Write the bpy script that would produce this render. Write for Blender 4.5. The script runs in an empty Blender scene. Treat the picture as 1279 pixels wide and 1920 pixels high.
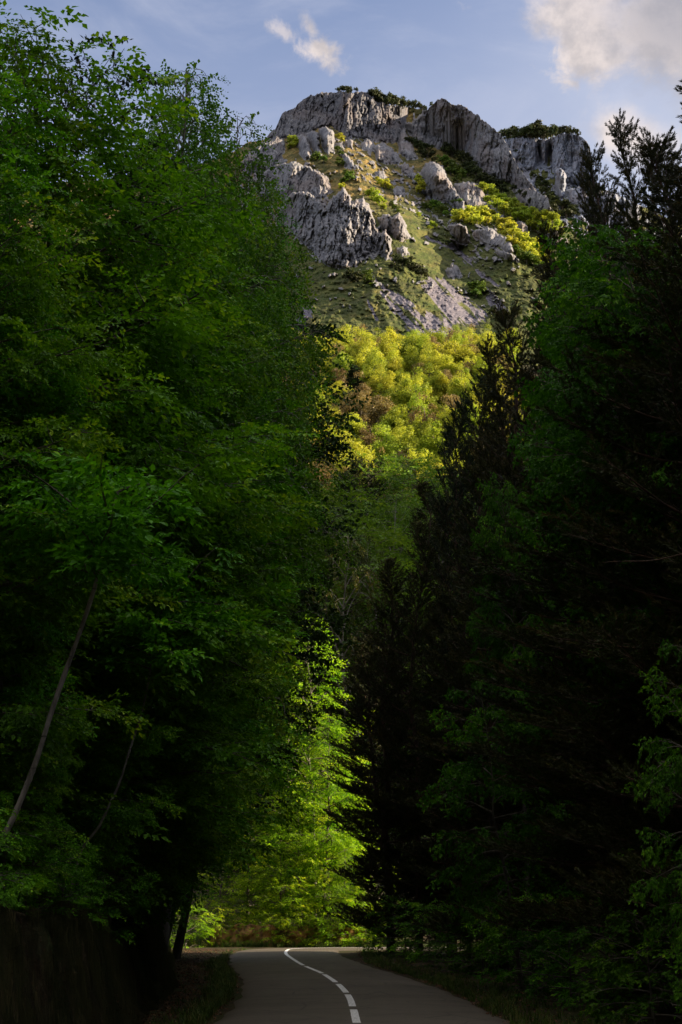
import bpy, math, random
import numpy as np
from math import radians, sin, cos, tan, atan, pi

# ------------------------------------------------------------------ camera, sky, sun, exposure
S = bpy.context.scene
COL = S.collection
F = 2667.0                      # focal length in photo pixels (photo is 1279 x 1920)
PITCH = radians(15.66)
CAMZ = 2.0
cd = bpy.data.cameras.new("camera")
cam = bpy.data.objects.new("camera", cd)
COL.objects.link(cam)
cam.location = (0, 0, CAMZ)
cam.rotation_euler = (radians(90) + PITCH, 0, 0)
cd.sensor_fit = 'VERTICAL'
cd.sensor_height = 36.0
cd.lens = 36.0 * F / 1920.0
cd.clip_start = 0.1
cd.clip_end = 6000
S.camera = cam

SUN_EL = radians(23.0)
SUN_AZ = radians(85.0)          # measured clockwise from +Y (the view direction): light comes from the right
SUND = np.array([sin(SUN_AZ) * cos(SUN_EL), cos(SUN_AZ) * cos(SUN_EL), sin(SUN_EL)])
sl = bpy.data.lights.new("sun", 'SUN')
sl.energy = 5.0
sl.angle = radians(0.5)
sl.color = (1.0, 0.82, 0.58)
so = bpy.data.objects.new("sun", sl)
COL.objects.link(so)
from mathutils import Vector
so.rotation_euler = Vector(SUND).to_track_quat('Z', 'Y').to_euler()
so.location = (60, -10, 60)

S.view_settings.view_transform = 'Standard'
S.view_settings.look = 'None'
S.view_settings.exposure = 1.5
S.view_settings.gamma = 1.0
S.cycles.max_bounces = 5
S.cycles.diffuse_bounces = 3
S.cycles.glossy_bounces = 1
S.cycles.transmission_bounces = 3
S.cycles.use_denoising = True
S.cycles.use_adaptive_sampling = True
S.cycles.adaptive_threshold = 0.012
S.cycles.sample_clamp_indirect = 6.0


def pixdir(px, py):
    x = (np.asarray(px, float) - 639.5) / F
    yc = (960.0 - np.asarray(py, float)) / F
    return x, cos(PITCH) - yc * sin(PITCH), sin(PITCH) + yc * cos(PITCH)


def P(px, py, Y):
    "point seen at photo pixel (px,py) at ground distance Y"
    x, y, z = pixdir(px, py)
    s = np.asarray(Y, float) / y
    return x * s, y * s, CAMZ + z * s


def on_ground(px, py, z=0.0):
    x, y, zz = pixdir(px, py)
    s = (z - CAMZ) / zz
    return x * s, y * s


# ------------------------------------------------------------------ node helper
class N:
    def __init__(self, tree):
        self.t = tree
        tree.nodes.clear()

    def add(self, kind, **kw):
        n = self.t.nodes.new(kind)
        for k, v in kw.items():
            if k == 'inp':
                for i, val in v.items():
                    if isinstance(val, bpy.types.NodeSocket):
                        self.t.links.new(val, n.inputs[i])
                    else:
                        n.inputs[i].default_value = val
            else:
                setattr(n, k, v)
        return n

    def math(self, op, a, b=0.0, c=0.0, clamp=False):
        n = self.add('ShaderNodeMath', operation=op, use_clamp=clamp, inp={0: a, 1: b, 2: c})
        return n.outputs[0]

    def ramp(self, v, a, b):
        n = self.add('ShaderNodeMapRange', interpolation_type='SMOOTHSTEP', inp={0: v, 1: a, 2: b, 3: 0.0, 4: 1.0})
        return n.outputs[0]

    def mix(self, f, a, b, mode='MIX'):
        n = self.add('ShaderNodeMix', data_type='RGBA', blend_type=mode)
        for i, val in ((0, f), (6, a), (7, b)):
            if isinstance(val, bpy.types.NodeSocket):
                self.t.links.new(val, n.inputs[i])
            else:
                n.inputs[i].default_value = val if i == 0 else (tuple(val) + (1.0,))[:4]
        return n.outputs[2]

    def noise(self, vec, scale, detail=4.0, rough=0.55, dist=0.0):
        n = self.add('ShaderNodeTexNoise', inp={'Scale': scale, 'Detail': detail, 'Roughness': rough, 'Distortion': dist})
        if vec is not None:
            self.t.links.new(vec, n.inputs['Vector'])
        return n.outputs[0]

    def attr(self, name):
        return self.add('ShaderNodeAttribute', attribute_name=name).outputs['Fac']


W = bpy.data.worlds.new("World")
S.world = W
W.use_nodes = True
w = N(W.node_tree)
sky = w.add('ShaderNodeTexSky', sky_type='NISHITA')
sky.sun_disc = False
sky.sun_elevation = SUN_EL
sky.sun_rotation = SUN_AZ
sky.air_density = 1.0
sky.dust_density = 0.6
sky.ozone_density = 2.2
tc = w.add('ShaderNodeTexCoord').outputs['Generated']


def unitdir(px, py):
    v = np.array(pixdir(px, py), float)
    return v / np.linalg.norm(v)


def blob(cx, cy, rx, ry, ang=0.0):
    "soft elliptical region of the sky round a direction: 1 at its centre, 0 at its rim"
    c = unitdir(cx, cy)
    right = np.array([1.0, 0, 0])
    right = right - c * right.dot(c)
    right /= np.linalg.norm(right)
    up = np.cross(right, c)
    a = radians(ang)
    r2 = right * cos(a) + up * sin(a)
    u2 = -right * sin(a) + up * cos(a)
    d = w.add('ShaderNodeVectorMath', operation='SUBTRACT', inp={0: tc, 1: tuple(c)}).outputs[0]
    du = w.add('ShaderNodeVectorMath', operation='DOT_PRODUCT', inp={0: d, 1: tuple(r2 * F / rx)}).outputs['Value']
    dv = w.add('ShaderNodeVectorMath', operation='DOT_PRODUCT', inp={0: d, 1: tuple(u2 * F / ry)}).outputs['Value']
    q = w.math('ADD', w.math('MULTIPLY', du, du), w.math('MULTIPLY', dv, dv))
    return w.math('SUBTRACT', 1.0, w.math('SQRT', q))


n_big = w.noise(tc, 16.0, 8.0, 0.58, 0.25)
n_fine = w.noise(tc, 46.0, 8.0, 0.62, 0.3)
n_soft = w.noise(tc, 9.0, 4.0, 0.5, 0.1)


def cloud(b, n, amp, lo, hi):
    v = w.math('ADD', b, w.math('MULTIPLY', w.math('SUBTRACT', n, 0.5), amp))
    return w.ramp(v, lo, hi)


c1 = cloud(blob(1185, 35, 260, 150, -20), n_big, 2.5, 0.12, 0.66)
c1b = cloud(blob(1085, 120, 80, 70, 0), n_fine, 2.2, 0.25, 0.8)
c2 = cloud(blob(1165, 255, 120, 75, -20), n_big, 2.2, 0.05, 0.8)
c3 = cloud(blob(602, 92, 68, 42, -10), n_fine, 2.4, 0.20, 0.95)
c3b = cloud(blob(582, 52, 22, 46, 30), n_fine, 2.0, 0.15, 1.0)
c4 = cloud(blob(528, 58, 56, 26, -25), n_fine, 2.6, 0.25, 1.0)
cg = cloud(blob(1275, 40, 230, 170, 0), n_big, 1.6, 0.05, 0.7)
vq = w.math('MULTIPLY', w.ramp(blob(1250, 260, 700, 420, -10), 0.0, 1.0), w.math('ADD', w.math('MULTIPLY', n_soft, 0.55), 0.2))
# unseen bright clouds overhead and behind, added to light foliage and cliffs
sepz = w.add('ShaderNodeSeparateXYZ', inp={0: tc})
away = w.ramp(w.math('MULTIPLY', sepz.outputs[1], -1.0), 0.0, 0.4)
overhead = w.math('MAXIMUM', w.math('MULTIPLY', away, 0.08), w.ramp(sepz.outputs[2], 0.70, 0.9))
fill_clouds = w.math('MULTIPLY', w.ramp(w.noise(tc, 2.5, 6.0, 0.6), 0.36, 0.55), overhead)
warm = (7.2, 6.3, 5.9)
grey = (3.1, 3.0, 3.3)
skyc = w.mix(1.0, sky.outputs[0], (1.55, 1.38, 1.46), 'MULTIPLY')
low = w.ramp(sepz.outputs[2], 0.66, 0.42)
vq = w.math('ADD', vq, w.math('ADD', 0.10, w.math('MULTIPLY', low, 0.42)), clamp=True)
skyc = w.mix(vq, skyc, (4.25, 4.65, 5.9))
thin = w.noise(w.add('ShaderNodeMapping', inp={0: tc, 2: (0.0, radians(25.0), 0.3), 3: (1.0, 1.0, 3.0)}).outputs[0], 5.0, 7.0, 0.6, 0.5)
skyc = w.mix(w.math('MULTIPLY', w.ramp(thin, 0.42, 0.78), 0.45), skyc, (5.4, 5.5, 6.4))
skyc = w.mix(w.math('MULTIPLY', cg, 0.85), skyc, grey)
shade = w.ramp(w.noise(tc, 30.0, 5.0, 0.6), 0.35, 0.62)
warmc = w.mix(shade, (4.6, 4.2, 4.2), warm)
whole = w.math('MAXIMUM', w.math('MULTIPLY', c1, 0.9), w.math('MULTIPLY', c1b, 0.85))
whole = w.math('MULTIPLY', whole, w.math('SUBTRACT', 1.0, w.math('MULTIPLY', w.ramp(blob(1300, 20, 230, 170, 0), 0.0, 0.8), 0.75)))
for c, k in ((c2, 0.9), (c3, 0.95), (c3b, 0.8), (c4, 0.6)):
    whole = w.math('MAXIMUM', whole, w.math('MULTIPLY', c, k))
skyc = w.mix(whole, skyc, warmc)
skyc = w.mix(fill_clouds, skyc, (16.0, 15.0, 14.0))
bg = w.add('ShaderNodeBackground', inp={0: w.mix(1.0, skyc, (0.92, 0.92, 0.92), 'MULTIPLY'), 1: 0.05})
out = w.add('ShaderNodeOutputWorld', inp={0: bg.outputs[0]})

# ------------------------------------------------------------------ numeric noise
RNG = np.random.RandomState(7)
PERM = RNG.permutation(512)
GRAD = RNG.rand(512) * 2 * pi


def perlin(x, y, seed=0):
    x = np.asarray(x, float) + seed * 17.3
    y = np.asarray(y, float) + seed * 9.7
    xi = np.floor(x).astype(int)
    yi = np.floor(y).astype(int)
    xf, yf = x - xi, y - yi
    u = xf * xf * xf * (xf * (xf * 6 - 15) + 10)
    v = yf * yf * yf * (yf * (yf * 6 - 15) + 10)

    def g(ix, iy, dx, dy):
        a = GRAD[PERM[(PERM[ix & 511] + iy) & 511]]
        return np.cos(a) * dx + np.sin(a) * dy
    n00 = g(xi, yi, xf, yf)
    n10 = g(xi + 1, yi, xf - 1, yf)
    n01 = g(xi, yi + 1, xf, yf - 1)
    n11 = g(xi + 1, yi + 1, xf - 1, yf - 1)
    return ((n00 * (1 - u) + n10 * u) * (1 - v) + (n01 * (1 - u) + n11 * u) * v) * 1.4


def fbm(x, y, o=4, seed=0, gain=0.5):
    s, a, f = 0, 1.0, 1.0
    for i in range(o):
        s = s + a * perlin(np.asarray(x) * f, np.asarray(y) * f, seed + i * 3)
        a *= gain
        f *= 2.03
    return s


def ridged(x, y, o=3, seed=0):
    s, a, f = 0, 1.0, 1.0
    for i in range(o):
        s = s + a * (1 - 2 * np.abs(perlin(np.asarray(x) * f, np.asarray(y) * f, seed + i * 5)))
        a *= 0.5
        f *= 2.1
    return s


def sstep(a, b, x):
    t = np.clip((np.asarray(x, float) - a) / (b - a), 0, 1)
    return t * t * (3 - 2 * t)


# ------------------------------------------------------------------ mesh helpers
def mesh_quads(name, V, Q, mat=None, attrs=None, smooth=False, uv=None):
    me = bpy.data.meshes.new(name)
    V = np.ascontiguousarray(V, np.float32)
    Q = np.ascontiguousarray(Q, np.int32)
    me.vertices.add(len(V))
    me.vertices.foreach_set('co', V.ravel())
    k = Q.shape[1]
    me.loops.add(Q.size)
    me.loops.foreach_set('vertex_index', Q.ravel())
    me.polygons.add(len(Q))
    me.polygons.foreach_set('loop_start', np.arange(0, Q.size, k, dtype=np.int32))
    me.polygons.foreach_set('use_smooth', np.full(len(Q), smooth, bool))
    for an, av in (attrs or {}).items():
        a = me.attributes.new(an, 'FLOAT', 'POINT')
        a.data.foreach_set('value', np.ascontiguousarray(av, np.float32))
    if mat is not None:
        me.materials.append(mat)
    me.update(calc_edges=True)
    return me


def link(name, me, parent=None, loc=None, **props):
    o = bpy.data.objects.new(name, me)
    COL.objects.link(o)
    if parent is not None:
        o.parent = parent
    if loc is not None:
        o.location = loc
    for k, v in props.items():
        o[k] = v
    return o


def grid_quads(nu, nv):
    i = np.arange(nu * nv).reshape(nv, nu)
    return np.stack([i[:-1, :-1], i[:-1, 1:], i[1:, 1:], i[1:, :-1]], -1).reshape(-1, 4)


def frames(d, n):
    "rotation matrices whose x axis is d and z axis is close to n"
    d = d / (np.linalg.norm(d, axis=-1, keepdims=True) + 1e-9)
    y = np.cross(n, d)
    y /= (np.linalg.norm(y, axis=-1, keepdims=True) + 1e-9)
    z = np.cross(d, y)
    return np.stack([d, y, z], -1)


def tubes(paths, sides=6):
    "list of (points Nx3, radii N, sides) -> verts, quads"
    Vs, Qs, off = [], [], 0
    for p in paths:
        pts, r = np.asarray(p[0], float), np.asarray(p[1], float)
        k = p[2] if len(p) > 2 else sides
        n = len(pts)
        t = np.gradient(pts, axis=0)
        t /= (np.linalg.norm(t, axis=1, keepdims=True) + 1e-9)
        ref = np.array([1.0, 0.05, 0.02]) if abs(t[0][2]) > 0.7 else np.array([0.03, 0.02, 1.0])
        a = np.cross(t, ref)
        a /= (np.linalg.norm(a, axis=1, keepdims=True) + 1e-9)
        b = np.cross(t, a)
        th = np.arange(k) * 2 * pi / k
        ring = pts[:, None, :] + r[:, None, None] * (np.cos(th)[None, :, None] * a[:, None, :] + np.sin(th)[None, :, None] * b[:, None, :])
        Vs.append(ring.reshape(-1, 3))
        i = np.arange(n * k).reshape(n, k) + off
        j = np.roll(i, -1, axis=1)
        Qs.append(np.stack([i[:-1], j[:-1], j[1:], i[1:]], -1).reshape(-1, 4))
        off += n * k
    return np.concatenate(Vs), np.concatenate(Qs)


# ------------------------------------------------------------------ materials
def newmat(name):
    m = bpy.data.materials.new(name)
    m.use_nodes = True
    return m, N(m.node_tree)


def leaf_mat(name, dark, light, young, trans=0.35, rough=0.5, vary=0.25, spec=0.14):
    m, n = newmat(name)
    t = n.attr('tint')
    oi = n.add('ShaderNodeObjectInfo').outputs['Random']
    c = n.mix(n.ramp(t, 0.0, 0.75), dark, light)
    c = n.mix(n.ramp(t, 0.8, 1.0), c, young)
    hsv = n.add('ShaderNodeHueSaturation', inp={'Color': c,
                'Hue': n.math('ADD', 0.5 - vary * 0.05, n.math('MULTIPLY', oi, vary * 0.1)),
                'Value': n.math('ADD', 1.0 - vary * 0.6, n.math('MULTIPLY', oi, vary * 1.2))})
    c = hsv.outputs[0]
    b = n.add('ShaderNodeBsdfPrincipled', inp={'Base Color': c, 'Roughness': rough, 'Specular IOR Level': spec})
    tr = n.add('ShaderNodeBsdfTranslucent', inp={'Color': n.mix(0.5, c, n.mix(1.0, c, (1.5, 1.35, 0.6), 'MULTIPLY'))})
    mx = n.add('ShaderNodeMixShader', inp={0: trans, 1: b.outputs[0], 2: tr.outputs[0]})
    n.add('ShaderNodeOutputMaterial', inp={0: mx.outputs[0]})
    return m


def bark_mat(name, a, b, scale=8.0, stretch=0.25, band=False):
    m, n = newmat(name)
    tcn = n.add('ShaderNodeTexCoord').outputs['Object']
    mp = n.add('ShaderNodeMapping', inp={0: tcn, 3: (1, 1, stretch)}).outputs[0]
    v = n.noise(mp, scale, 6.0, 0.65)
    c = n.mix(n.ramp(v, 0.35, 0.65), a, b)
    if band:
        mp2 = n.add('ShaderNodeMapping', inp={0: tcn, 3: (1, 1, 9.0)}).outputs[0]
        c = n.mix(n.ramp(n.noise(mp2, 1.6, 4.0, 0.6), 0.6, 0.68), c, (0.03, 0.025, 0.02))
    bm = n.add('ShaderNodeBump', inp={'Strength': 0.6, 'Distance': 0.02, 'Height': v})
    s = n.add('ShaderNodeBsdfPrincipled', inp={'Base Color': c, 'Roughness': 0.9, 'Normal': bm.outputs[0]})
    n.add('ShaderNodeOutputMaterial', inp={0: s.outputs[0]})
    return m


def mountain_mat(name, haze_tint=(1, 1, 1)):
    m, n = newmat(name)
    g = n.add('ShaderNodeTexCoord').outputs['Object']
    rock, scree, dry = n.attr('rock'), n.attr('scree'), n.attr('dry')
    mp = n.add('ShaderNodeMapping', inp={0: g, 3: (1, 1, 0.22)}).outputs[0]
    st = n.noise(mp, 0.55, 6.0, 0.7)
    big = n.noise(g, 0.045, 4.0, 0.55)
    fine = n.noise(g, 1.6, 5.0, 0.7)
    rc = n.mix(n.ramp(st, 0.34, 0.62), (0.11, 0.107, 0.117), (0.27, 0.262, 0.268))
    rc = n.mix(n.math('MULTIPLY', n.ramp(big, 0.45, 0.65), 0.55), rc, (0.19, 0.15, 0.135))
    rc = n.mix(n.math('MULTIPLY', n.ramp(fine, 0.52, 0.7), 0.4), rc, (0.30, 0.29, 0.285))
    rc = n.mix(n.math('MULTIPLY', n.ramp(n.noise(g, 0.3, 5.0, 0.6), 0.6, 0.72), 0.7), rc, (0.10, 0.115, 0.05))
    rc = n.mix(n.math('MULTIPLY', n.attr('upper_dark'), 0.85), rc, n.mix(1.0, rc, (0.60, 0.60, 0.62), 'MULTIPLY'))  # darker rock on the upper left wall
    rc = n.mix(1.0, rc, haze_tint, 'MULTIPLY')  # distance haze mixed into the rock colour
    gr = n.mix(n.ramp(n.noise(g, 0.12, 6.0, 0.65), 0.38, 0.62), (0.048, 0.068, 0.016), (0.105, 0.112, 0.030))
    gr = n.mix(dry, gr, n.mix(n.ramp(n.noise(g, 0.25, 5.0, 0.6), 0.4, 0.6), (0.27, 0.18, 0.06), (0.14, 0.12, 0.035)))
    gr = n.mix(n.math('MULTIPLY', n.ramp(n.noise(g, 0.06, 5.0, 0.65, 0.6), 0.46, 0.60), 0.8), gr, (0.036, 0.046, 0.015))
    gr = n.mix(n.math('MULTIPLY', n.ramp(n.noise(g, 0.4, 6.0, 0.75), 0.5, 0.66), 0.5), gr, (0.15, 0.125, 0.06))
    gr = n.mix(n.math('MULTIPLY', n.ramp(fine, 0.6, 0.7), 0.5), gr, (0.20, 0.18, 0.12))
    gr = n.mix(n.math('MULTIPLY', n.ramp(n.noise(g, 0.7, 4.0, 0.6), 0.58, 0.68), 0.6), gr, (0.035, 0.04, 0.015))
    sc = n.mix(n.ramp(n.noise(g, 0.9, 6.0, 0.75), 0.38, 0.62), (0.075, 0.068, 0.085), (0.22, 0.20, 0.225))
    rm = n.ramp(n.math('ADD', rock, n.math('MULTIPLY', n.math('SUBTRACT', st, 0.5), 0.9)), 0.38, 0.56)
    sm = n.ramp(n.math('ADD', scree, n.math('MULTIPLY', n.math('SUBTRACT', n.noise(g, 0.5, 5.0, 0.7), 0.5), 1.3)), 0.40, 0.60)
    c = n.mix(rm, gr, rc)
    c = n.mix(sm, c, sc)
    hgt = n.math('ADD', n.math('MULTIPLY', st, 1.0), n.math('MULTIPLY', fine, 0.5))
    bm = n.add('ShaderNodeBump', inp={'Strength': 0.9, 'Distance': 0.6, 'Height': hgt})
    s = n.add('ShaderNodeBsdfPrincipled', inp={'Base Color': c, 'Roughness': 0.95, 'Specular IOR Level': 0.1, 'Normal': bm.outputs[0]})
    n.add('ShaderNodeOutputMaterial', inp={0: s.outputs[0]})
    return m


# ------------------------------------------------------------------ road line (photo measurements laid on the ground)
cpx = [(668, 1920), (663, 1899), (655, 1875), (640, 1855), (622, 1840), (603, 1828), (585, 1820), (567, 1812), (548, 1800), (536, 1790)]
cl = [tuple(float(q) for q in on_ground(*p)) for p in cpx]
near = [(0.55, -24), (0.52, -10), (0.48, 0), (0.42, 10), (0.34, 20)]
far = [(-2.75, 76.5), (-2.6, 78.6), (-1.9, 80.2), (-0.5, 81.2), (2.0, 81.7), (8, 82.0), (20, 82.8), (45, 85.0), (80, 88.0), (130, 92)]
RL = np.array(near + cl + far)


def resample(pts, step):
    pts = np.asarray(pts, float)
    # smooth with Catmull-Rom, then walk at equal steps
    q = np.vstack([2 * pts[0] - pts[1], pts, 2 * pts[-1] - pts[-2]])
    out_ = []
    for i in range(1, len(q) - 2):
        for t in np.linspace(0, 1, 12, endpoint=False):
            a, b, c, d = q[i - 1], q[i], q[i + 1], q[i + 2]
            out_.append(0.5 * ((2 * b) + (-a + c) * t + (2 * a - 5 * b + 4 * c - d) * t * t + (-a + 3 * b - 3 * c + d) * t ** 3))
    out_.append(pts[-1])
    out_ = np.array(out_)
    s = np.concatenate([[0], np.cumsum(np.linalg.norm(np.diff(out_, axis=0), axis=1))])
    k = np.arange(0, s[-1], step)
    return np.stack([np.interp(k, s, out_[:, i]) for i in range(out_.shape[1])], 1)


RC = resample(RL, 0.5)
HALF = 2.65


def road_dist(x, y):
    x, y = np.asarray(x, float), np.asarray(y, float)
    sh = x.shape
    x, y = x.ravel(), y.ravel()
    res = np.full(len(x), 1e9)
    sel = np.where((y > -40) & (y < 125) & (np.abs(x) < 150))[0]
    C_ = RC[::3]
    for k in range(0, len(sel), 4000):
        s = sel[k:k + 4000]
        res[s] = np.sqrt(((x[s, None] - C_[None, :, 0]) ** 2 + (y[s, None] - C_[None, :, 1]) ** 2).min(1))
    return res.reshape(sh)


# ------------------------------------------------------------------ terrain height
def G(x, y):
    x, y = np.asarray(x, float), np.asarray(y, float)
    base = np.interp(y, [-400, 88, 100, 130, 200, 290, 400, 460, 620, 1400], [0, 0, 2.5, 11, 38, 86, 158, 186, 225, 300])
    # left side: a cut bank beside the verge, then the hillside
    ex = np.interp(y, [-40, 0, 20, 28, 40, 60, 80, 120, 300, 600], [-3.6, -3.6, -3.6, -3.9, -4.6, -7.0, -9.5, -26, -90, -170])
    dl = np.clip(ex - x + 0.4 * fbm(y * 0.4, x * 0 + 3.3, 3), 0, None)
    nb = sstep(92, 78, y)
    left = nb * ((1.75 + 0.4 * fbm(y * 0.3, x * 0.4, 3, 6)) * sstep(0.0, 0.7, dl)) + 0.55 * np.clip(dl - 2.5, 0, 130) + 2.5 * fbm(x / 22, y / 22, 3, 4) * sstep(3, 20, dl)
    # right side: level verge, then an unseen slope shaped to keep the sun off the road
    er = np.interp(y, [-40, 0, 60, 75, 120, 280, 340, 600], [6.5, 6.0, 5.5, 6.5, 22, 62, 110, 220])
    dr = np.clip(x - er, 0, None)
    right = 0.85 * np.clip(dr - 1, 0, 92) + 2.5 * fbm(x / 22, y / 22, 3, 9) * sstep(2, 20, dr)
    right = right * sstep(335, 285, y)
    # notch cut in that slope so sun reaches the trees at the bend
    yc = 87.5 + (x - 2) * tan(radians(3.0))
    gap = 1 - sstep(8.0, 13.0 + 0.03 * np.abs(x), np.abs(y - yc))
    right = right * (1 - gap)
    back = 1.25 * np.clip(-14 - y, 0, 100)  # unseen hill behind the camera, added to cut sky light from behind
    z = base + left + right + back
    rd = road_dist(x, y)
    k = sstep(HALF + 0.3, HALF + 1.3, rd)
    z = z * k + (-0.04) * (1 - k)
    return z + 0.03 * perlin(x * 1.3, y * 1.3) * k


def axis(parts):
    return np.concatenate([np.arange(a, b, s) for a, b, s in parts])


gx = axis([(-900, -200, 35), (-200, -40, 8), (-40, -14, 2), (-14, 12, 0.3), (12, 40, 1.5), (40, 200, 5), (200, 901, 35)])
gy = axis([(-300, -60, 20), (-60, 0, 3), (0, 18, 1.0), (18, 100, 0.5), (100, 200, 3), (200, 560, 6), (560, 1401, 60)])
GX, GY = np.meshgrid(gx, gy)
GZ = G(GX, GY)
gm, n = newmat("forest_floor")
g_ = n.add('ShaderNodeTexCoord').outputs['Object']
nn = n.noise(g_, 1.2, 8.0, 0.7)
c = n.mix(n.ramp(nn, 0.35, 0.65), (0.018, 0.015, 0.009), (0.055, 0.042, 0.022))
c = n.mix(n.ramp(n.noise(g_, 0.5, 5.0, 0.6), 0.45, 0.6), c, (0.025, 0.035, 0.010))
c = n.mix(n.math('MULTIPLY', n.ramp(n.noise(g_, 14.0, 3.0, 0.6), 0.55, 0.65), 0.6), c, (0.10, 0.055, 0.028))
bm = n.add('ShaderNodeBump', inp={'Strength': 0.9, 'Distance': 0.06, 'Height': n.noise(g_, 7.0, 6.0, 0.7)})
s_ = n.add('ShaderNodeBsdfPrincipled', inp={'Base Color': c, 'Roughness': 0.95, 'Specular IOR Level': 0.1, 'Normal': bm.outputs[0]})
n.add('ShaderNodeOutputMaterial', inp={0: s_.outputs[0]})
link('ground', mesh_quads('ground', np.stack([GX, GY, GZ], -1).reshape(-1, 3), grid_quads(len(gx), len(gy)), gm, smooth=True), kind='structure')

# ------------------------------------------------------------------ road
am, n = newmat("asphalt")
g_ = n.add('ShaderNodeTexCoord').outputs['Object']
mpw = n.add('ShaderNodeMapping', inp={0: g_, 3: (1.0, 0.16, 1)}).outputs[0]
mps = n.add('ShaderNodeMapping', inp={0: g_, 3: (0.35, 1.2, 1)}).outputs[0]
grain = n.noise(g_, 90.0, 4.0, 0.8)
c = n.mix(n.ramp(grain, 0.35, 0.68), (0.052, 0.044, 0.033), (0.145, 0.122, 0.092))
c = n.mix(n.math('MULTIPLY', n.ramp(n.noise(mps, 0.8, 5.0, 0.6), 0.44, 0.6), 0.55), c, (0.06, 0.048, 0.036))
c = n.mix(n.math('MULTIPLY', n.ramp(n.noise(mps, 1.7, 3.0, 0.5), 0.68, 0.74), 0.8), c, (0.02, 0.018, 0.018))
crk = n.add('ShaderNodeTexVoronoi', feature='DISTANCE_TO_EDGE', inp={'Vector': n.add('ShaderNodeVectorMath', operation='ADD', inp={0: g_, 1: n.add('ShaderNodeTexNoise', inp={'Scale': 1.5, 'Detail': 4.0}).outputs[1]}).outputs[0], 'Scale': 0.55}).outputs[0]
c = n.mix(n.math('MULTIPLY', n.math('SUBTRACT', 1.0, n.ramp(crk, 0.0, 0.02)), 0.6), c, (0.02, 0.018, 0.016))
c = n.mix(n.math('MULTIPLY', n.ramp(n.noise(g_, 7.0, 6.0, 0.8), 0.5, 0.7), 0.35), c, (0.17, 0.14, 0.10))
c = n.mix(n.math('MULTIPLY', n.ramp(n.attr('edge'), 0.55, 1.0), 0.75), c, (0.05, 0.035, 0.02))
bm = n.add('ShaderNodeBump', inp={'Strength': 0.35, 'Distance': 0.012, 'Height': grain})
s_ = n.add('ShaderNodeBsdfPrincipled', inp={'Base Color': c, 'Roughness': n.math('ADD', 0.62, n.math('MULTIPLY', n.noise(mpw, 1.0, 4.0), 0.2)), 'Specular IOR Level': 0.25, 'Normal': bm.outputs[0]})
n.add('ShaderNodeOutputMaterial', inp={0: s_.outputs[0]})

tg = np.gradient(RC, axis=0)
tg /= np.linalg.norm(tg, axis=1, keepdims=True)
nr = np.stack([tg[:, 1], -tg[:, 0]], 1)        # right-hand side
across = np.linspace(-1, 1, 15)
ss = np.arange(len(RC)) * 0.5
wob = np.stack([HALF + 0.18 * perlin(ss * 0.45, ss * 0 + 1), HALF + 0.15 * perlin(ss * 0.5, ss * 0 + 8) + 0.35 * sstep(30, 0, ss - 44)], 1)
V, E = [], []
for i in range(len(RC)):
    for a in across:
        h = wob[i, 0] if a < 0 else wob[i, 1]
        p = RC[i] + nr[i] * a * h
        V.append((p[0], p[1], 0.045 * (1 - a * a) + 0.012 - (0.06 if abs(a) > 0.99 else 0)))
        E.append(abs(a) ** 6)
ROAD = link('road', mesh_quads('road', np.array(V), grid_quads(15, len(RC)), am, {'edge': E}, smooth=True), kind='structure')

pm, n = newmat("road_paint")
g_ = n.add('ShaderNodeTexCoord').outputs['Object']
c = n.mix(n.ramp(n.noise(g_, 26.0, 5.0, 0.75), 0.38, 0.52), (0.30, 0.28, 0.26), (0.80, 0.80, 0.80))
c = n.mix(n.ramp(n.noise(g_, 5.0, 5.0, 0.7), 0.62, 0.7), c, (0.16, 0.15, 0.14))
s_ = n.add('ShaderNodeBsdfPrincipled', inp={'Base Color': c, 'Roughness': 0.6})
n.add('ShaderNodeOutputMaterial', inp={0: s_.outputs[0]})
# painted dashes: lengths read off the photo (in ground distance), then a solid line into the bend
FC = resample(RL, 0.1)
ft = np.gradient(FC, axis=0)
ft /= np.linalg.norm(ft, axis=1, keepdims=True)
fn = np.stack([ft[:, 1], -ft[:, 0]], 1)
yv = lambda v: float(on_ground(640, v)[1])
spans = [(-20, -18), (-14, -12), (-8, -6), (-2, 0), (4, 6), (10, 12), (16, 18), (22, 24), (yv(1925), yv(1898)), (yv(1893), yv(1869.5)), (yv(1866), yv(1849)), (yv(1846), yv(1830.5)), (yv(1828.5), yv(1815))]
V, Q = [], []


def strip(idx, hw=0.075):
    o = len(V)
    for j, i in enumerate(idx):
        for k, a in enumerate((-1, -0.33, 0.33, 1)):
            jit = 0.012 * float(perlin(i * 0.35, 2.0 * k))
            p = FC[i] + fn[i] * (a * hw + jit)
            V.append((p[0], p[1], 0.045 * (1 - (a * hw / HALF) ** 2) + 0.016))
    for j in range(len(idx) - 1):
        for k in range(3):
            b = o + j * 4 + k
            Q.append((b, b + 1, b + 5, b + 4))


for a, b in spans:
    idx = np.where((FC[:, 1] >= a) & (FC[:, 1] <= b) & (np.arange(len(FC)) < 1020))[0]
    if len(idx) > 2:
        strip(idx)
i0 = np.where(FC[:, 1] > yv(1813))[0][0]
strip(np.arange(i0, i0 + 420))
link('centre_line', mesh_quads('centre_line', np.array(V), np.array(Q), pm), ROAD)

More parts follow.
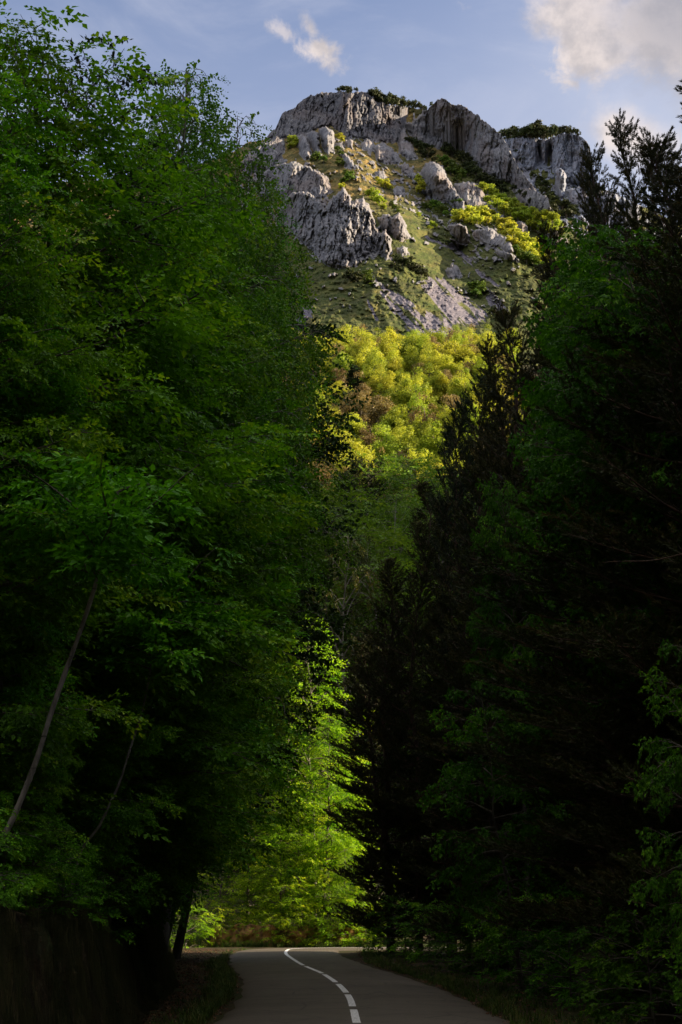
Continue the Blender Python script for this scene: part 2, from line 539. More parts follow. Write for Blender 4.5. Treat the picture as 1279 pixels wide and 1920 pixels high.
# ------------------------------------------------------------------ mountain
SKY = np.array([(-600, 420), (-200, 360), (300, 330), (420, 295), (454, 274), (462, 267), (490, 264), (499, 260), (505, 250), (510, 243), (516, 242), (522, 230), (529, 212), (547, 206),
                (565, 190), (580, 179), (590, 179), (605, 172), (625, 174), (640, 170), (656, 175), (677, 171), (690, 173), (705, 190), (740, 198), (757, 200), (771, 201),
                (802, 207), (807, 201), (821, 187), (834, 185), (851, 197), (856, 198), (865, 195), (884, 209), (887, 213), (896, 214), (902, 223), (918, 234), (940, 253),
                (952, 272), (971, 312), (990, 337), (1009, 362), (1027, 369), (1031, 387), (1052, 416), (1085, 440), (1300, 520), (1700, 620), (2000, 660)], float)
D0V = np.array([(100, 905), (165, 850), (250, 790), (400, 655), (500, 570), (640, 462), (720, 402), (800, 345)], float)
CTRL = np.array([(300, 350, 60), (450, 300, 20), (450, 450, 45), (520, 560, 25), (560, 400, 5), (600, 600, 0), (600, 255, -12), (670, 320, -22), (740, 410, -28), (770, 500, -22), (830, 600, -10),
                 (760, 290, 20), (800, 370, 22), (860, 470, 30), (900, 560, 22), (960, 600, 0), (820, 330, 0), (880, 400, -5), (960, 470, -15), (800, 255, 45), (850, 290, 45),
                 (930, 370, 30), (1000, 440, 25), (830, 200, 20), (900, 230, 15), (960, 300, 0), (1030, 390, -10), (560, 200, 35), (650, 190, 10), (740, 210, 40),
                 (1100, 500, 30), (1250, 600, 60), (300, 600, 60), (700, 720, 0), (900, 720, 0), (1100, 720, 0), (500, 720, 10), (1600, 650, 120), (-300, 500, 120)], float)


def rbf_fit(c):
    p = c[:, :2] / 100.0
    d = np.linalg.norm(p[:, None] - p[None], axis=2)
    return np.linalg.solve(d + 0.05 * np.eye(len(c)), c[:, 2])


RW = rbf_fit(CTRL)


def rbf(u, v):
    res = np.zeros(u.shape)
    for k, wt in enumerate(RW):
        res += wt * np.hypot(u / 100 - CTRL[k, 0] / 100, v / 100 - CTRL[k, 1] / 100)
    return res


# (outline, steepness in metres of forward relief per pixel of height, rib depth in metres)
CLIFFS = [
    ([(497, 262), (500, 225), (545, 180), (600, 150), (650, 145), (700, 150), (720, 170), (745, 185), (770, 190), (760, 240), (752, 268), (716, 268), (690, 262), (665, 258), (650, 262), (640, 250), (620, 236), (600, 240), (575, 250), (550, 258)], 0.72, 9),
    ([(738, 235), (760, 243), (775, 280), (784, 298), (765, 300), (748, 285)], 0.7, 5),
    ([(757, 232), (780, 225), (795, 205), (800, 180), (834, 160), (870, 170), (930, 215), (960, 260), (985, 310), (1018, 362), (1000, 372), (960, 345), (930, 335), (905, 322), (885, 300), (870, 280), (840, 285), (800, 272), (775, 262)], 0.74, 6.5),
    ([(955, 350), (1005, 355), (1035, 360), (1045, 400), (1030, 405), (1000, 395), (975, 380)], 0.6, 5),
    ([(455, 300), (490, 268), (520, 256), (531, 260), (537, 280), (522, 300), (508, 318), (480, 325), (455, 330)], 0.7, 6),
    ([(553, 258), (566, 250), (578, 258), (585, 297), (570, 300), (560, 282)], 0.8, 4),
    ([(572, 252), (586, 243), (597, 250), (601, 287), (592, 287), (580, 270)], 0.9, 4),
    ([(597, 243), (612, 235), (625, 245), (629, 262), (626, 287), (612, 288), (603, 270)], 0.85, 4),
    ([(630, 268), (642, 262), (646, 280), (634, 280)], 0.7, 2),
    ([(648, 263), (660, 262), (662, 280), (650, 276)], 0.8, 2),
    ([(675, 270), (688, 260), (700, 262), (703, 278), (695, 288), (680, 280)], 0.8, 3),
    ([(698, 274), (720, 268), (735, 280), (748, 290), (750, 306), (725, 309), (706, 302)], 0.8, 4),
    ([(470, 350), (500, 318), (530, 305), (560, 305), (590, 318), (612, 330), (623, 350), (612, 370), (592, 373), (570, 362), (545, 375), (500, 380)], 0.65, 6),
    ([(520, 400), (545, 362), (575, 358), (600, 378), (610, 392), (620, 372), (645, 352), (656, 365), (662, 380), (668, 372), (680, 370), (691, 385), (699, 402), (706, 425), (712, 438), (721, 431), (732, 447), (734, 470), (726, 486), (714, 480), (700, 474), (680, 482), (664, 498), (645, 506), (620, 500), (600, 492), (588, 470), (560, 450)], 0.62, 10),
    ([(714, 440), (722, 430), (733, 447), (735, 472), (727, 487), (715, 478)], 0.95, 2),
    ([(622, 400), (630, 372), (645, 350), (657, 366), (664, 400), (666, 440), (650, 462), (632, 450)], 0.75, 6),
    ([(708, 408), (725, 403), (738, 405), (748, 399), (757, 410), (766, 435), (771, 448), (750, 452), (735, 440), (715, 432)], 0.75, 4),
    ([(744, 466), (752, 462), (763, 463), (767, 478), (750, 480)], 0.8, 2),
    ([(790, 322), (798, 306), (814, 301), (831, 313), (841, 335), (853, 353), (866, 372), (872, 396), (852, 388), (835, 378), (812, 374), (798, 352)], 0.8, 6),
    ([(798, 355), (806, 352), (811, 362), (810, 376), (800, 374)], 0.9, 2),
    ([(856, 392), (860, 364), (868, 372), (874, 398), (866, 402)], 0.9, 2),
    ([(852, 345), (880, 340), (900, 349), (916, 368), (931, 384), (946, 409), (950, 427), (935, 417), (915, 396), (890, 394), (872, 388), (858, 366)], 0.75, 6),
    ([(838, 422), (855, 418), (872, 422), (880, 440), (882, 456), (866, 458), (848, 442)], 0.8, 4),
    ([(884, 440), (893, 432), (905, 428), (918, 427), (930, 432), (938, 440), (955, 449), (967, 470), (955, 477), (938, 462), (915, 466), (900, 452)], 0.8, 4),
    ([(924, 472), (940, 468), (968, 480), (966, 490), (940, 484)], 0.7, 2),
    ([(836, 506), (848, 494), (858, 500), (866, 520), (850, 522), (838, 520)], 0.85, 2),
    ([(966, 420), (976, 413), (988, 420), (993, 440), (975, 441)], 0.9, 3),
    ([(1008, 458), (1024, 440), (1042, 430), (1056, 450), (1040, 466)], 0.8, 3),
    ([(640, 292), (650, 288), (662, 302), (668, 318), (655, 316), (645, 308)], 0.8, 3),
    ([(702, 326), (712, 320), (724, 324), (726, 338), (710, 336)], 0.8, 2),
    ([(734, 356), (744, 348), (756, 352), (765, 366), (750, 370)], 0.8, 2),
    ([(748, 312), (760, 305), (772, 316), (786, 330), (776, 338), (760, 328)], 0.8, 3),
    ([(640, 486), (662, 480), (676, 492), (668, 500), (650, 502)], 0.7, 2),
]


def cells(u, v, seed):
    "random value per cell of a jittered grid, with the distance to the cell border"
    iu, iv = np.floor(u).astype(int), np.floor(v).astype(int)
    best = np.full(u.shape, 1e9)
    sec = np.full(u.shape, 1e9)
    val = np.zeros(u.shape)
    gx_ = np.zeros(u.shape)
    for a in (-1, 0, 1):
        for b in (-1, 0, 1):
            cu, cv = iu + a, iv + b
            h1 = PERM[(PERM[(cu + seed * 7) & 511] + cv) & 511]
            h2 = PERM[(h1 + 91 + seed) & 511]
            h3 = PERM[(h2 + 37) & 511]
            h4 = PERM[(h3 + 11) & 511]
            d = (cu + h1 / 511.0 - u) ** 2 + (cv + h2 / 511.0 - v) ** 2
            near_ = d < best
            sec = np.where(near_, best, np.minimum(sec, d))
            val = np.where(near_, h3 / 255.5 - 1, val)
            gx_ = np.where(near_, (u - cu - h1 / 511.0) * (h4 / 255.5 - 1) * 1.6, gx_)
            best = np.where(near_, d, best)
    return val + gx_, np.sqrt(sec) - np.sqrt(best)


def in_poly(u, v, poly):
    poly = np.asarray(poly, float)
    ins = np.zeros(u.shape, bool)
    dist = np.full(u.shape, 1e9)
    for i in range(len(poly)):
        a, b = poly[i], poly[(i + 1) % len(poly)]
        cnd = (a[1] > v) != (b[1] > v)
        xi = (b[0] - a[0]) * (v - a[1]) / (b[1] - a[1] + 1e-12) + a[0]
        ins ^= cnd & (u < xi)
        ab = b - a
        t = np.clip(((u - a[0]) * ab[0] + (v - a[1]) * ab[1]) / (ab @ ab), 0, 1)
        dist = np.minimum(dist, np.hypot(u - a[0] - t * ab[0], v - a[1] - t * ab[1]))
    return np.where(ins, dist, -dist)


def cliff_relief(U, V_, cliffs, seed=0):
    wu = U + 3.0 * fbm(U / 9, V_ / 12, 3, seed + 1)
    wv = V_ + 3.5 * fbm(U / 6, V_ / 10, 3, seed + 2)
    Pm = np.zeros(U.shape)
    rock = np.zeros(U.shape)
    amp = np.zeros(U.shape)
    for poly, k, ra in cliffs:
        pa = np.asarray(poly, float)
        sl_ = (wu > pa[:, 0].min() - 12) & (wu < pa[:, 0].max() + 12) & (wv > pa[:, 1].min() - 12) & (wv < pa[:, 1].max() + 12)
        if not sl_.any():
            continue
        d = np.full(U.shape, -50.0)
        d[sl_] = in_poly(wu[sl_], wv[sl_], pa)
        inside = d > 0
        vb = np.where(inside, V_, -1e9).max(0)
        ok = vb > -1e8
        if not ok.any():
            continue
        cols = np.where(ok)[0]
        vb = np.interp(np.arange(len(vb)), cols, vb[cols])
        kern = np.ones(9) / 9
        vb = np.convolve(np.pad(vb, 4, 'edge'), kern, 'valid')
        p = k * np.clip(vb[None, :] - V_, 0, 400) + 1.5
        m_ = sstep(-0.3, 2.6, d)
        p = p * m_
        Pm = np.maximum(Pm, p)
        amp = np.maximum(amp, 0.72 * ra * sstep(0, 7, d))
        rock = np.maximum(rock, sstep(-1.5, 1.0, d))
    lean = U + 0.12 * V_
    warp = 4 * fbm(U / 30, V_ / 40, 2, seed + 30)
    r1 = ridged((lean + warp) / 21, V_ / 120, 2, seed + 3)
    r2 = ridged((lean + warp) / 8, V_ / 34, 3, seed + 4)
    r3 = fbm(U / 12, V_ / 4.5, 3, seed + 5)
    r4 = ridged(U / 3.3, V_ / 9, 2, seed + 6)
    blocks = fbm(U / 12, V_ / 36, 3, seed + 7)
    Pm = Pm + amp * (0.22 * r1 + 0.10 * r2 + 0.08 * r3 + 0.06 * r4 + 0.35 * blocks)
    wv2 = V_ + 3 * fbm(U / 8, V_ / 8, 2, seed + 40)
    wu2 = lean + 2.5 * fbm(U / 10, V_ / 10, 2, seed + 41)
    b1, e1 = cells(wu2 / 10, wv2 / 44, seed)
    b2, e2 = cells(wu2 / 4.6, wv2 / 17, seed + 3)
    b3, e3 = cells(wu2 / 2.3, wv2 / 7, seed + 5)
    Pm = Pm + amp * (0.30 * b1 + 0.17 * b2 + 0.08 * b3) - amp * 0.25 * (1 - sstep(0, 0.12, e1)) - amp * 0.12 * (1 - sstep(0, 0.15, e2))
    # joints: narrow deep vertical cracks
    cr = np.abs(perlin((lean + warp * 1.5) / 26, V_ / 160, seed + 8))
    Pm = Pm - amp * 0.6 * (1 - sstep(0.0, 0.05, cr))
    return Pm, rock


ROUGH = [(440, 290), (500, 265), (540, 290), (600, 310), (625, 350), (690, 400), (740, 470), (690, 500), (600, 500), (540, 450), (440, 420)]

ROUGH2 = [(590, 245), (700, 255), (770, 285), (870, 370), (960, 415), (985, 500), (880, 500), (800, 430), (720, 370), (640, 320)]


def mountain_surface(u, sky, D0, off, cliffs, seed, vbot, nrow, jag=2.2, rough=None):
    ys = np.interp(u, sky[:, 0], sky[:, 1]) + jag * fbm(u / 6, u * 0 + seed, 3, seed) + 0.8 * perlin(u / 2.1, u * 0 + 5, seed)
    t = np.linspace(0, 1, nrow)[:, None]
    U = np.repeat(u[None, :], nrow, 0)
    V_ = vbot + (ys[None, :] - vbot) * t
    D = np.interp(V_, D0[:, 0], D0[:, 1]) + off(U, V_)
    Pm, rock = cliff_relief(U, V_, cliffs, seed)
    small = fbm(U / 10, V_ / 6, 4, seed + 11)
    knob = sstep(0.48, 0.66, fbm(U / 17, V_ / 15, 4, seed + 12)) * sstep(600, 560, V_) * (1 - rock)
    D = D - Pm + (1 - rock) * (2.2 * small) + 6 * fbm(U / 60, V_ / 60, 3, seed + 13) - knob * 4.0
    rock = np.maximum(rock, 0.75 * knob)
    rug = sstep(0, 12, in_poly(U, V_, rough or ROUGH)) * sstep(-0.25, 0.25, fbm(U / 12, V_ / 16, 4, seed + 14))
    if rough is None:
        rug2 = sstep(0, 14, in_poly(U, V_, ROUGH2)) * sstep(0.12, 0.40, fbm((U + V_) / 20, (U - V_) / 10, 4, seed + 24))
        rug = np.maximum(rug, rug2)
    D = D - rug * (1 - rock) * 2.5 * ridged(U / 5, V_ / 8, 2, seed + 15)
    rock = np.maximum(rock, 0.8 * rug)
    return U, V_, D, rock


def finish_mountain(name, U, V_, D, attrs, mat):
    x, y, z = P(U, V_, D)
    rows = [np.stack([x, y, z], -1)]
    top = rows[0][-1]
    dirn = top - np.array([0, 0, top[0, 2]])
    dirn = top * np.array([1, 1, 0])
    dirn = dirn / np.linalg.norm(dirn, axis=1, keepdims=True)
    for back, drop in ((2, 0.3), (6, 2), (14, 7), (35, 25), (90, 90), (220, 260)):
        rows.append((top + dirn * back - np.array([0, 0, drop]))[None])
    Vt = np.concatenate(rows, 0)
    nrow, nu = Vt.shape[:2]
    at = {k: np.concatenate([a] + [a[-1:]] * 6, 0).ravel() for k, a in attrs.items()}
    Vt[0] = Vt[0] - np.array([0, 0, 30.0])
    return link(name, mesh_quads(name, Vt.reshape(-1, 3), grid_quads(nu, nrow), mat, at, smooth=True), kind='structure')


um = np.concatenate([np.arange(-600, 430, 16), np.arange(430, 1130, 1.25), np.arange(1130, 2001, 16)])
U, Vm, Dm, rock = mountain_surface(um, SKY, D0V, rbf, CLIFFS, 1, 730, 460)


def capsule(U, V_, a, b, wa, wb):
    a, b = np.array(a, float), np.array(b, float)
    ab = b - a
    t = np.clip(((U - a[0]) * ab[0] + (V_ - a[1]) * ab[1]) / (ab @ ab), 0, 1)
    w_ = wa + (wb - wa) * t
    return 1 - np.hypot(U - a[0] - t * ab[0], V_ - a[1] - t * ab[1]) / w_


wU = Um_ = U + 2.5 * fbm(U / 14, Vm / 14, 3, 41)
wV = Vm + 2.5 * fbm(U / 14, Vm / 14, 3, 43)
scree = np.full(U.shape, -1.0)
for a, b, wa, wb in [((691, 505), (707, 530), 3, 4), ((707, 530), (740, 556), 4, 6), ((740, 556), (776, 588), 7, 9), ((776, 588), (825, 625), 10, 16), ((715, 548), (750, 592), 4, 9),
                     ((750, 592), (785, 622), 8, 10), ((745, 556), (772, 570), 5, 6), ((800, 592), (840, 618), 8, 14), ((806, 525), (850, 575), 10, 20), ((822, 524), (905, 592), 6, 11), ((800, 540), (850, 590), 10, 18),
                     ((850, 578), (890, 600), 18, 14), ((912, 538), (945, 580), 4, 8), ((915, 560), (935, 590), 8, 9), ((845, 460), (880, 488), 7, 10), ((800, 444), (848, 466), 3, 5),
                     ((895, 508), (920, 528), 5, 5), ((540, 640), (578, 585), 14, 12), ((688, 562), (706, 600), 3, 4), ((720, 470), (740, 490), 3, 3), ((925, 531), (935, 536), 6, 4)]:
    scree = np.maximum(scree, capsule(wU, wV, a, b, wa, wb))
al, ac = 0.66 * U + 0.75 * Vm, 0.75 * U - 0.66 * Vm
streak = fbm(ac / 5.0, al / 60.0, 4, 45)
scree = np.clip(scree * 1.2 + 0.18 + 0.8 * streak * (scree > -0.6), 0, 1) * (1 - rock)
dry = sstep(430, 340, Vm + 0.2 * (U - 700)) * 0.9 + 0.25 * sstep(0.1, 0.5, fbm(U / 40, Vm / 25, 3, 50))
dry = np.clip(dry * sstep(900, 800, U), 0, 1)
Dm = Dm + 1.0 * sstep(0, 0.8, scree) + 0.8 * streak * scree + 0.6 * fbm(U / 2.5, Vm / 2.0, 2, 60) * scree
mm = mountain_mat('limestone_and_turf')
upper_dark_mask = sstep(-2, 6, in_poly(wU, wV, CLIFFS[0][0]))
finish_mountain('mountain', U, Vm, Dm, {'upper_dark': upper_dark_mask, 'rock': rock, 'scree': scree, 'dry': dry}, mm)

SKY2 = np.array([(840, 420), (925, 300), (938, 264), (950, 258), (1000, 259), (1020, 262), (1035, 258), (1055, 249), (1080, 252), (1098, 262), (1106, 275), (1110, 300), (1113, 330), (1124, 350), (1150, 362), (1200, 385), (1300, 430), (1700, 520)], float)
D2 = np.array([(200, 1010), (250, 975), (330, 905), (420, 830), (520, 750), (560, 730)], float)
CTR2 = lambda u, v: 0.12 * (u - 1050) * (u < 1050) * -0.5 + 0.5 * np.clip(u - 1095, 0, 400)
CL2 = [([(935, 215), (1000, 215), (1010, 262), (1012, 300), (1004, 318), (985, 322), (965, 318), (945, 300)], 0.78, 8),
       ([(1008, 215), (1030, 215), (1031, 290), (1025, 308), (1012, 312)], 0.9, 5),
       ([(1028, 215), (1090, 205), (1125, 235), (1130, 330), (1124, 380), (1090, 350), (1068, 345), (1050, 345), (1035, 320)], 0.86, 9),
       ([(1040, 318), (1052, 312), (1062, 325), (1063, 360), (1058, 374), (1045, 372), (1040, 345)], 0.95, 3),
       ([(1060, 355), (1090, 350), (1110, 372), (1150, 360), (1200, 380), (1200, 460), (1140, 440), (1090, 400), (1070, 385)], 0.7, 6),
       ([(960, 322), (985, 325), (1005, 345), (1000, 365), (985, 350)], 0.7, 4)]
u2 = np.concatenate([np.arange(840, 925, 6), np.arange(925, 1180, 1.25), np.arange(1180, 1701, 12)])
Uf, Vf, Df, rockf = mountain_surface(u2, SKY2, D2, CTR2, CL2, 6, 560, 260, jag=1.5, rough=[(800, 225), (1180, 225), (1800, 380), (1800, 600), (800, 600)])
finish_mountain('far_cliff', Uf, Vf, Df, {'rock': rockf, 'scree': rockf * 0, 'dry': rockf * 0 + 0.1}, mountain_mat('far_limestone_hazed', (1.12, 1.24, 1.42)))  # bluish rock tint stands in for haze on the far cliff


def msurf(px, py, far=False):
    "point on the mountain at photo pixel"
    UU, VV, DD = (Uf, Vf, Df) if far else (U, Vm, Dm)
    j = int(np.argmin(np.abs(UU[0] - px)))
    i = int(np.argmin(np.abs(VV[:, j] - py)))
    x, y, z = P(UU[i, j], VV[i, j], DD[i, j])
    return float(x), float(y), float(z)

# ------------------------------------------------------------------ foliage building blocks
def rng(seed):
    return np.random.RandomState(seed)


def leaf(L, Wd, pos, yaw, pitch, roll, kind='simple'):
    "one leaf as rhombus quads; returns (n*4,3)"
    shapes = {'simple': [(0, 1.0, 1.0)], 'lobed': [(-0.95, 0.78, 0.62), (0, 1.0, 0.7), (0.95, 0.78, 0.62)], 'oak': [(0, 1.0, 0.8), (0.5, 0.7, 0.5), (-0.5, 0.7, 0.5)]}[kind]
    out_ = []
    for da, sl_, sw in shapes:
        q = np.array([(0, 0, 0), (0.48 * L * sl_, 0.5 * Wd * sw, 0.10 * Wd), (L * sl_, 0, -0.12 * L), (0.48 * L * sl_, -0.5 * Wd * sw, 0.10 * Wd)])
        ca, sa = cos(da), sin(da)
        q = q @ np.array([[ca, sa, 0], [-sa, ca, 0], [0, 0, 1]])
        out_.append(q)
    q = np.concatenate(out_)
    cr, sr = cos(roll), sin(roll)
    q = q @ np.array([[1, 0, 0], [0, cr, sr], [0, -sr, cr]])
    cp, sp = cos(pitch), sin(pitch)
    q = q @ np.array([[cp, 0, sp], [0, 1, 0], [-sp, 0, cp]])
    cy, sy = cos(yaw), sin(yaw)
    q = q @ np.array([[cy, sy, 0], [-sy, cy, 0], [0, 0, 1]])
    return q + np.array(pos)


def spray(seed, length, L, Wd, n, kind='simple', spread=0.5, droop=0.25, flat=0.3):
    "a flat leafy twig along +x: leaves alternate along the axis and two side twigs"
    r = rng(seed)
    out_ = []
    axes_ = [((0, 0, 0), 0.0, length), ((length * 0.25, 0, 0), spread, length * 0.62), ((length * 0.38, 0, 0), -spread, length * 0.55)]
    wt = [0.44, 0.3, 0.26]
    for (o, a, ln), w_ in zip(axes_, wt):
        m_ = max(2, int(n * w_))
        for i in range(m_):
            t = (i + 0.6) / m_
            x = o[0] + cos(a) * ln * t
            y = o[1] + sin(a) * ln * t
            z = o[2] - droop * ln * t * t + r.normal(0, 0.012)
            side = 1 if i % 2 else -1
            yaw = a + side * (0.85 - 0.45 * t) + r.normal(0, 0.2)
            s = r.uniform(0.7, 1.15)
            out_.append(leaf(L * s, Wd * s, (x, y, z), yaw, r.normal(-0.15, flat), r.normal(0, flat * 1.3), kind))
    return np.concatenate(out_)


def shoot(seed, length, nl, n, wd, up=0.7):
    "a pine shoot along +x, needles all round it"
    r = rng(seed)
    out_ = []
    for i in range(n):
        t = (i + 0.3) / n
        x = length * t
        az = r.uniform(0, 2 * pi)
        tilt = r.uniform(0.45, 1.0) * (1 - 0.45 * t)
        d = np.array([cos(tilt), sin(tilt) * cos(az), sin(tilt) * sin(az)])
        s = np.cross(d, r.normal(size=3))
        s /= np.linalg.norm(s)
        l_ = nl * r.uniform(0.75, 1.1)
        b = np.array([x, 0, 0])
        out_.append(np.array([b, b + d * l_ * 0.5 + s * wd, b + d * l_, b + d * l_ * 0.5 - s * wd]))
    return np.concatenate(out_)


def bake(temps, pos, R, sc, tint, r):
    "place random templates; returns verts, tint"
    k = r.randint(0, len(temps), len(pos))
    Vs, Ts = [], []
    for j, t in enumerate(temps):
        s = np.where(k == j)[0]
        if len(s) == 0:
            continue
        v = np.einsum('nij,vj->nvi', R[s], t) * sc[s, None, None] + pos[s, None, :]
        nl = len(t) // 4
        tt = tint[s, None] + r.normal(0, 0.17, (len(s), nl))
        Vs.append(v.reshape(-1, 3))
        Ts.append(np.repeat(tt.ravel(), 4))
    return np.concatenate(Vs), np.clip(np.concatenate(Ts), 0, 1)


def crown_mesh(name, V, T, mat):
    return mesh_quads(name, V, np.arange(len(V)).reshape(-1, 4), mat, {'tint': T})


def branch_path(r, start, az, el, length, curve, seg=6, wig=0.06):
    "polyline from start; el bends by curve radians over its length"
    pts = [np.array(start, float)]
    a, e = az, el
    for i in range(seg):
        a += r.normal(0, wig * 2)
        e += curve / seg + r.normal(0, wig)
        d = np.array([cos(e) * cos(a), cos(e) * sin(a), sin(e)])
        pts.append(pts[-1] + d * length / seg)
    return np.array(pts)


def lerp_path(pts, t):
    k = t * (len(pts) - 1)
    i = min(int(k), len(pts) - 2)
    return pts[i] + (pts[i + 1] - pts[i]) * (k - i)


def broadleaf(name, seed, H, R, temps, mats, nlimb=46, base=0.1, top_el=1.0, low_el=0.15, curve=-0.35, shape=0.55, lean=0.0, gap=0.36, sub_gap=0.5,
              hang=0.0, r0=0.17, flat=0.35, ssc=1.0, trunk_el=0.5, wig=0.07):
    r = rng(seed)
    bark, fol = mats
    tp = [np.array([0, 0, -0.4])]
    n_ = 14
    dx, dy = 0.0, 0.0
    for i in range(n_):
        dx += r.normal(0, 0.05) * H / 18
        dy += r.normal(0, 0.05) * H / 18
        tp.append(np.array([dx * i ** 0.5 + lean * H * (i / n_) ** 1.3, dy * i ** 0.5, H * 0.97 * (i + 1) / n_]))
    tp = np.array(tp)
    tr = r0 * (1 - np.linspace(0, 1, len(tp))) ** 1.0 + 0.008
    tr[0] *= 1.35
    paths = [(tp, tr, 8)]
    pos, dr, nm, sc, tn = [], [], [], [], []
    ga = r.uniform(0, 6)
    for i in range(nlimb):
        t = base + (0.985 - base) * (i + r.uniform(0, 0.8)) / nlimb
        ga += 2.4 + r.normal(0, 0.35)
        q = (t - base) / (1 - base)
        prof = 0.75 + q if q < 0.25 else 1 - ((q - 0.25) / 0.8) ** 2.4
        ln = R * max(0.2, prof) * r.uniform(0.72, 1.2)
        el = low_el + (top_el - low_el) * q ** 1.5 + r.normal(0, 0.12)
        st = lerp_path(tp, t)
        bp = branch_path(r, st, ga, el, ln, curve, 7, wig)
        br = np.linspace(min(0.016 + 0.010 * ln, 0.8 * float(np.interp(t, np.linspace(0, 1, len(tr)), tr))), 0.004, len(bp))
        paths.append((bp, br, 5))
        ltint = r.normal(0.42, 0.2)
        nsub = max(3, int(ln / sub_gap))
        for j in range(nsub):
            tt = 0.18 + 0.82 * (j + r.uniform(0.2, 0.8)) / nsub
            p0 = lerp_path(bp, tt)
            d0 = bp[-1] - bp[0]
            baz = math.atan2(d0[1], d0[0])
            side = 1 if j % 2 else -1
            sl_ = ln * 0.45 * (1.12 - tt) + 0.35
            sp = branch_path(r, p0, baz + side * r.uniform(0.5, 1.1), el * 0.4 + r.normal(0, 0.18) - 0.05, sl_, -0.3 - hang, 4, wig)
            paths.append((sp, np.linspace(0.012, 0.004, len(sp)), 3))
            ns = max(2, int(sl_ / gap))
            for m_ in range(ns):
                ta = 0.12 + 0.88 * (m_ + r.uniform(0.3, 1)) / ns
                p1 = lerp_path(sp, min(ta, 1))
                dd = sp[-1] - sp[0]
                a2 = math.atan2(dd[1], dd[0]) + (1 if m_ % 2 else -1) * r.uniform(0.2, 0.95)
                e2 = r.normal(-0.12, 0.22)
                if hang > 0.5:
                    e2 = r.normal(-0.85, 0.45)
                pos.append(p1)
                dr.append((cos(e2) * cos(a2), cos(e2) * sin(a2), sin(e2)))
                nm.append((r.normal(0, flat), r.normal(0, flat), 1.0) if hang <= 0.5 else (r.normal(), r.normal(), 0.2))
                sc.append(ssc * r.uniform(0.75, 1.25))
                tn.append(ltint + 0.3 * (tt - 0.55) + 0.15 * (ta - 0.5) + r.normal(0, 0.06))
    pos, dr, nm, sc, tn = map(np.array, (pos, dr, nm, sc, tn))
    Vt, Qt = tubes(paths)
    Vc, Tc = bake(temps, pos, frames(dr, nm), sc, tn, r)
    return mesh_quads(name + '_trunk', Vt, Qt, bark, smooth=True), crown_mesh(name + '_crown', Vc, Tc, fol), H


def pine(name, seed, H, R, temps, mats, base=0.1, whorl=0.62, r0=0.2, nper=6, gap=0.3, shape=0.8, up=0.35):
    r = rng(seed)
    bark, fol = mats
    tp = np.array([np.array([r.normal(0, 0.03) * i, r.normal(0, 0.03) * i, -0.4 + (H + 0.2) * i / 12]) for i in range(13)])
    tr = r0 * (1 - np.linspace(0, 1, 13)) ** 0.75 + 0.012
    paths = [(tp, tr, 8)]
    pos, dr, sc, tn = [], [], [], []
    z = H * base
    while z < H - 0.25:
        q = z / H
        hd = H - z
        ln0 = min(R * (1 - (q - base) * 0.25), 0.22 + hd ** shape * 0.52)
        el0 = -0.12 + 1.15 * max(0, (q - 0.35) / 0.65) ** 1.4
        a0 = r.uniform(0, 6)
        for k in range(nper):
            if r.rand() < 0.12:
                continue
            ln = ln0 * r.uniform(0.6, 1.15)
            az = a0 + k * 2 * pi / nper + r.normal(0, 0.15)
            bp = branch_path(r, lerp_path(tp, min(0.999, (z + 0.4) / (H + 0.2))), az, el0 + r.normal(0, 0.1), ln, up, 6, 0.06)
            paths.append((bp, np.linspace(0.012 + 0.010 * ln, 0.006, len(bp)), 5))
            lt = r.normal(0.4, 0.17)
            nsub = max(1, int(ln / 0.42))
            for j in range(nsub + 1):
                tt = 0.25 + 0.75 * j / nsub
                p0 = lerp_path(bp, min(tt, 0.999))
                d0 = bp[-1] - bp[-3]
                baz, bel = math.atan2(d0[1], d0[0]), math.asin(np.clip(d0[2] / np.linalg.norm(d0), -1, 1))
                for side in ((-1, 1) if j < nsub else (0,)):
                    sl_ = (ln * 0.38 * (1.15 - tt) + 0.22) * r.uniform(0.7, 1.2)
                    sp = branch_path(r, p0, baz + side * r.uniform(0.5, 0.9), bel * 0.6 + r.normal(0.12, 0.12), sl_, 0.35, 4, 0.06)
                    if ln > 0.8:
                        paths.append((sp, np.linspace(0.010, 0.005, len(sp)), 3))
                    ns = max(2, int(sl_ / gap * 1.8))
                    for m_ in range(ns + 1):
                        ta = 0.2 + 0.8 * m_ / ns
                        p1 = lerp_path(sp, min(ta, 0.999))
                        dd = sp[-1] - sp[-2]
                        a2 = math.atan2(dd[1], dd[0]) + (0 if m_ == ns else (1 if m_ % 2 else -1) * r.uniform(0.4, 0.9))
                        e2 = r.uniform(0.1, 0.75)
                        pos.append(p1)
                        dr.append((cos(e2) * cos(a2), cos(e2) * sin(a2), sin(e2)))
                        sc.append(r.uniform(0.75, 1.2))
                        tn.append(lt + (0.25 if m_ == ns else 0) + r.normal(0, 0.08))
        z += whorl * r.uniform(0.75, 1.2) * (0.65 + 0.5 * min(1, hd / 6))
    for zz in np.arange(H - 0.9, H, 0.13):
        pos.append(lerp_path(tp, min(0.999, (zz + 0.4) / (H + 0.2))))
        dr.append((r.normal(0, 0.15), r.normal(0, 0.15), 1))
        sc.append(0.9)
        tn.append(0.6)
    pos, dr, sc, tn = map(np.array, (pos, dr, sc, tn))
    nm = rng(seed + 1).normal(size=pos.shape)
    Vt, Qt = tubes(paths)
    Vc, Tc = bake(temps, pos, frames(dr, nm), sc, tn, r)
    return mesh_quads(name + '_trunk', Vt, Qt, bark, smooth=True), crown_mesh(name + '_crown', Vc, Tc, fol), H


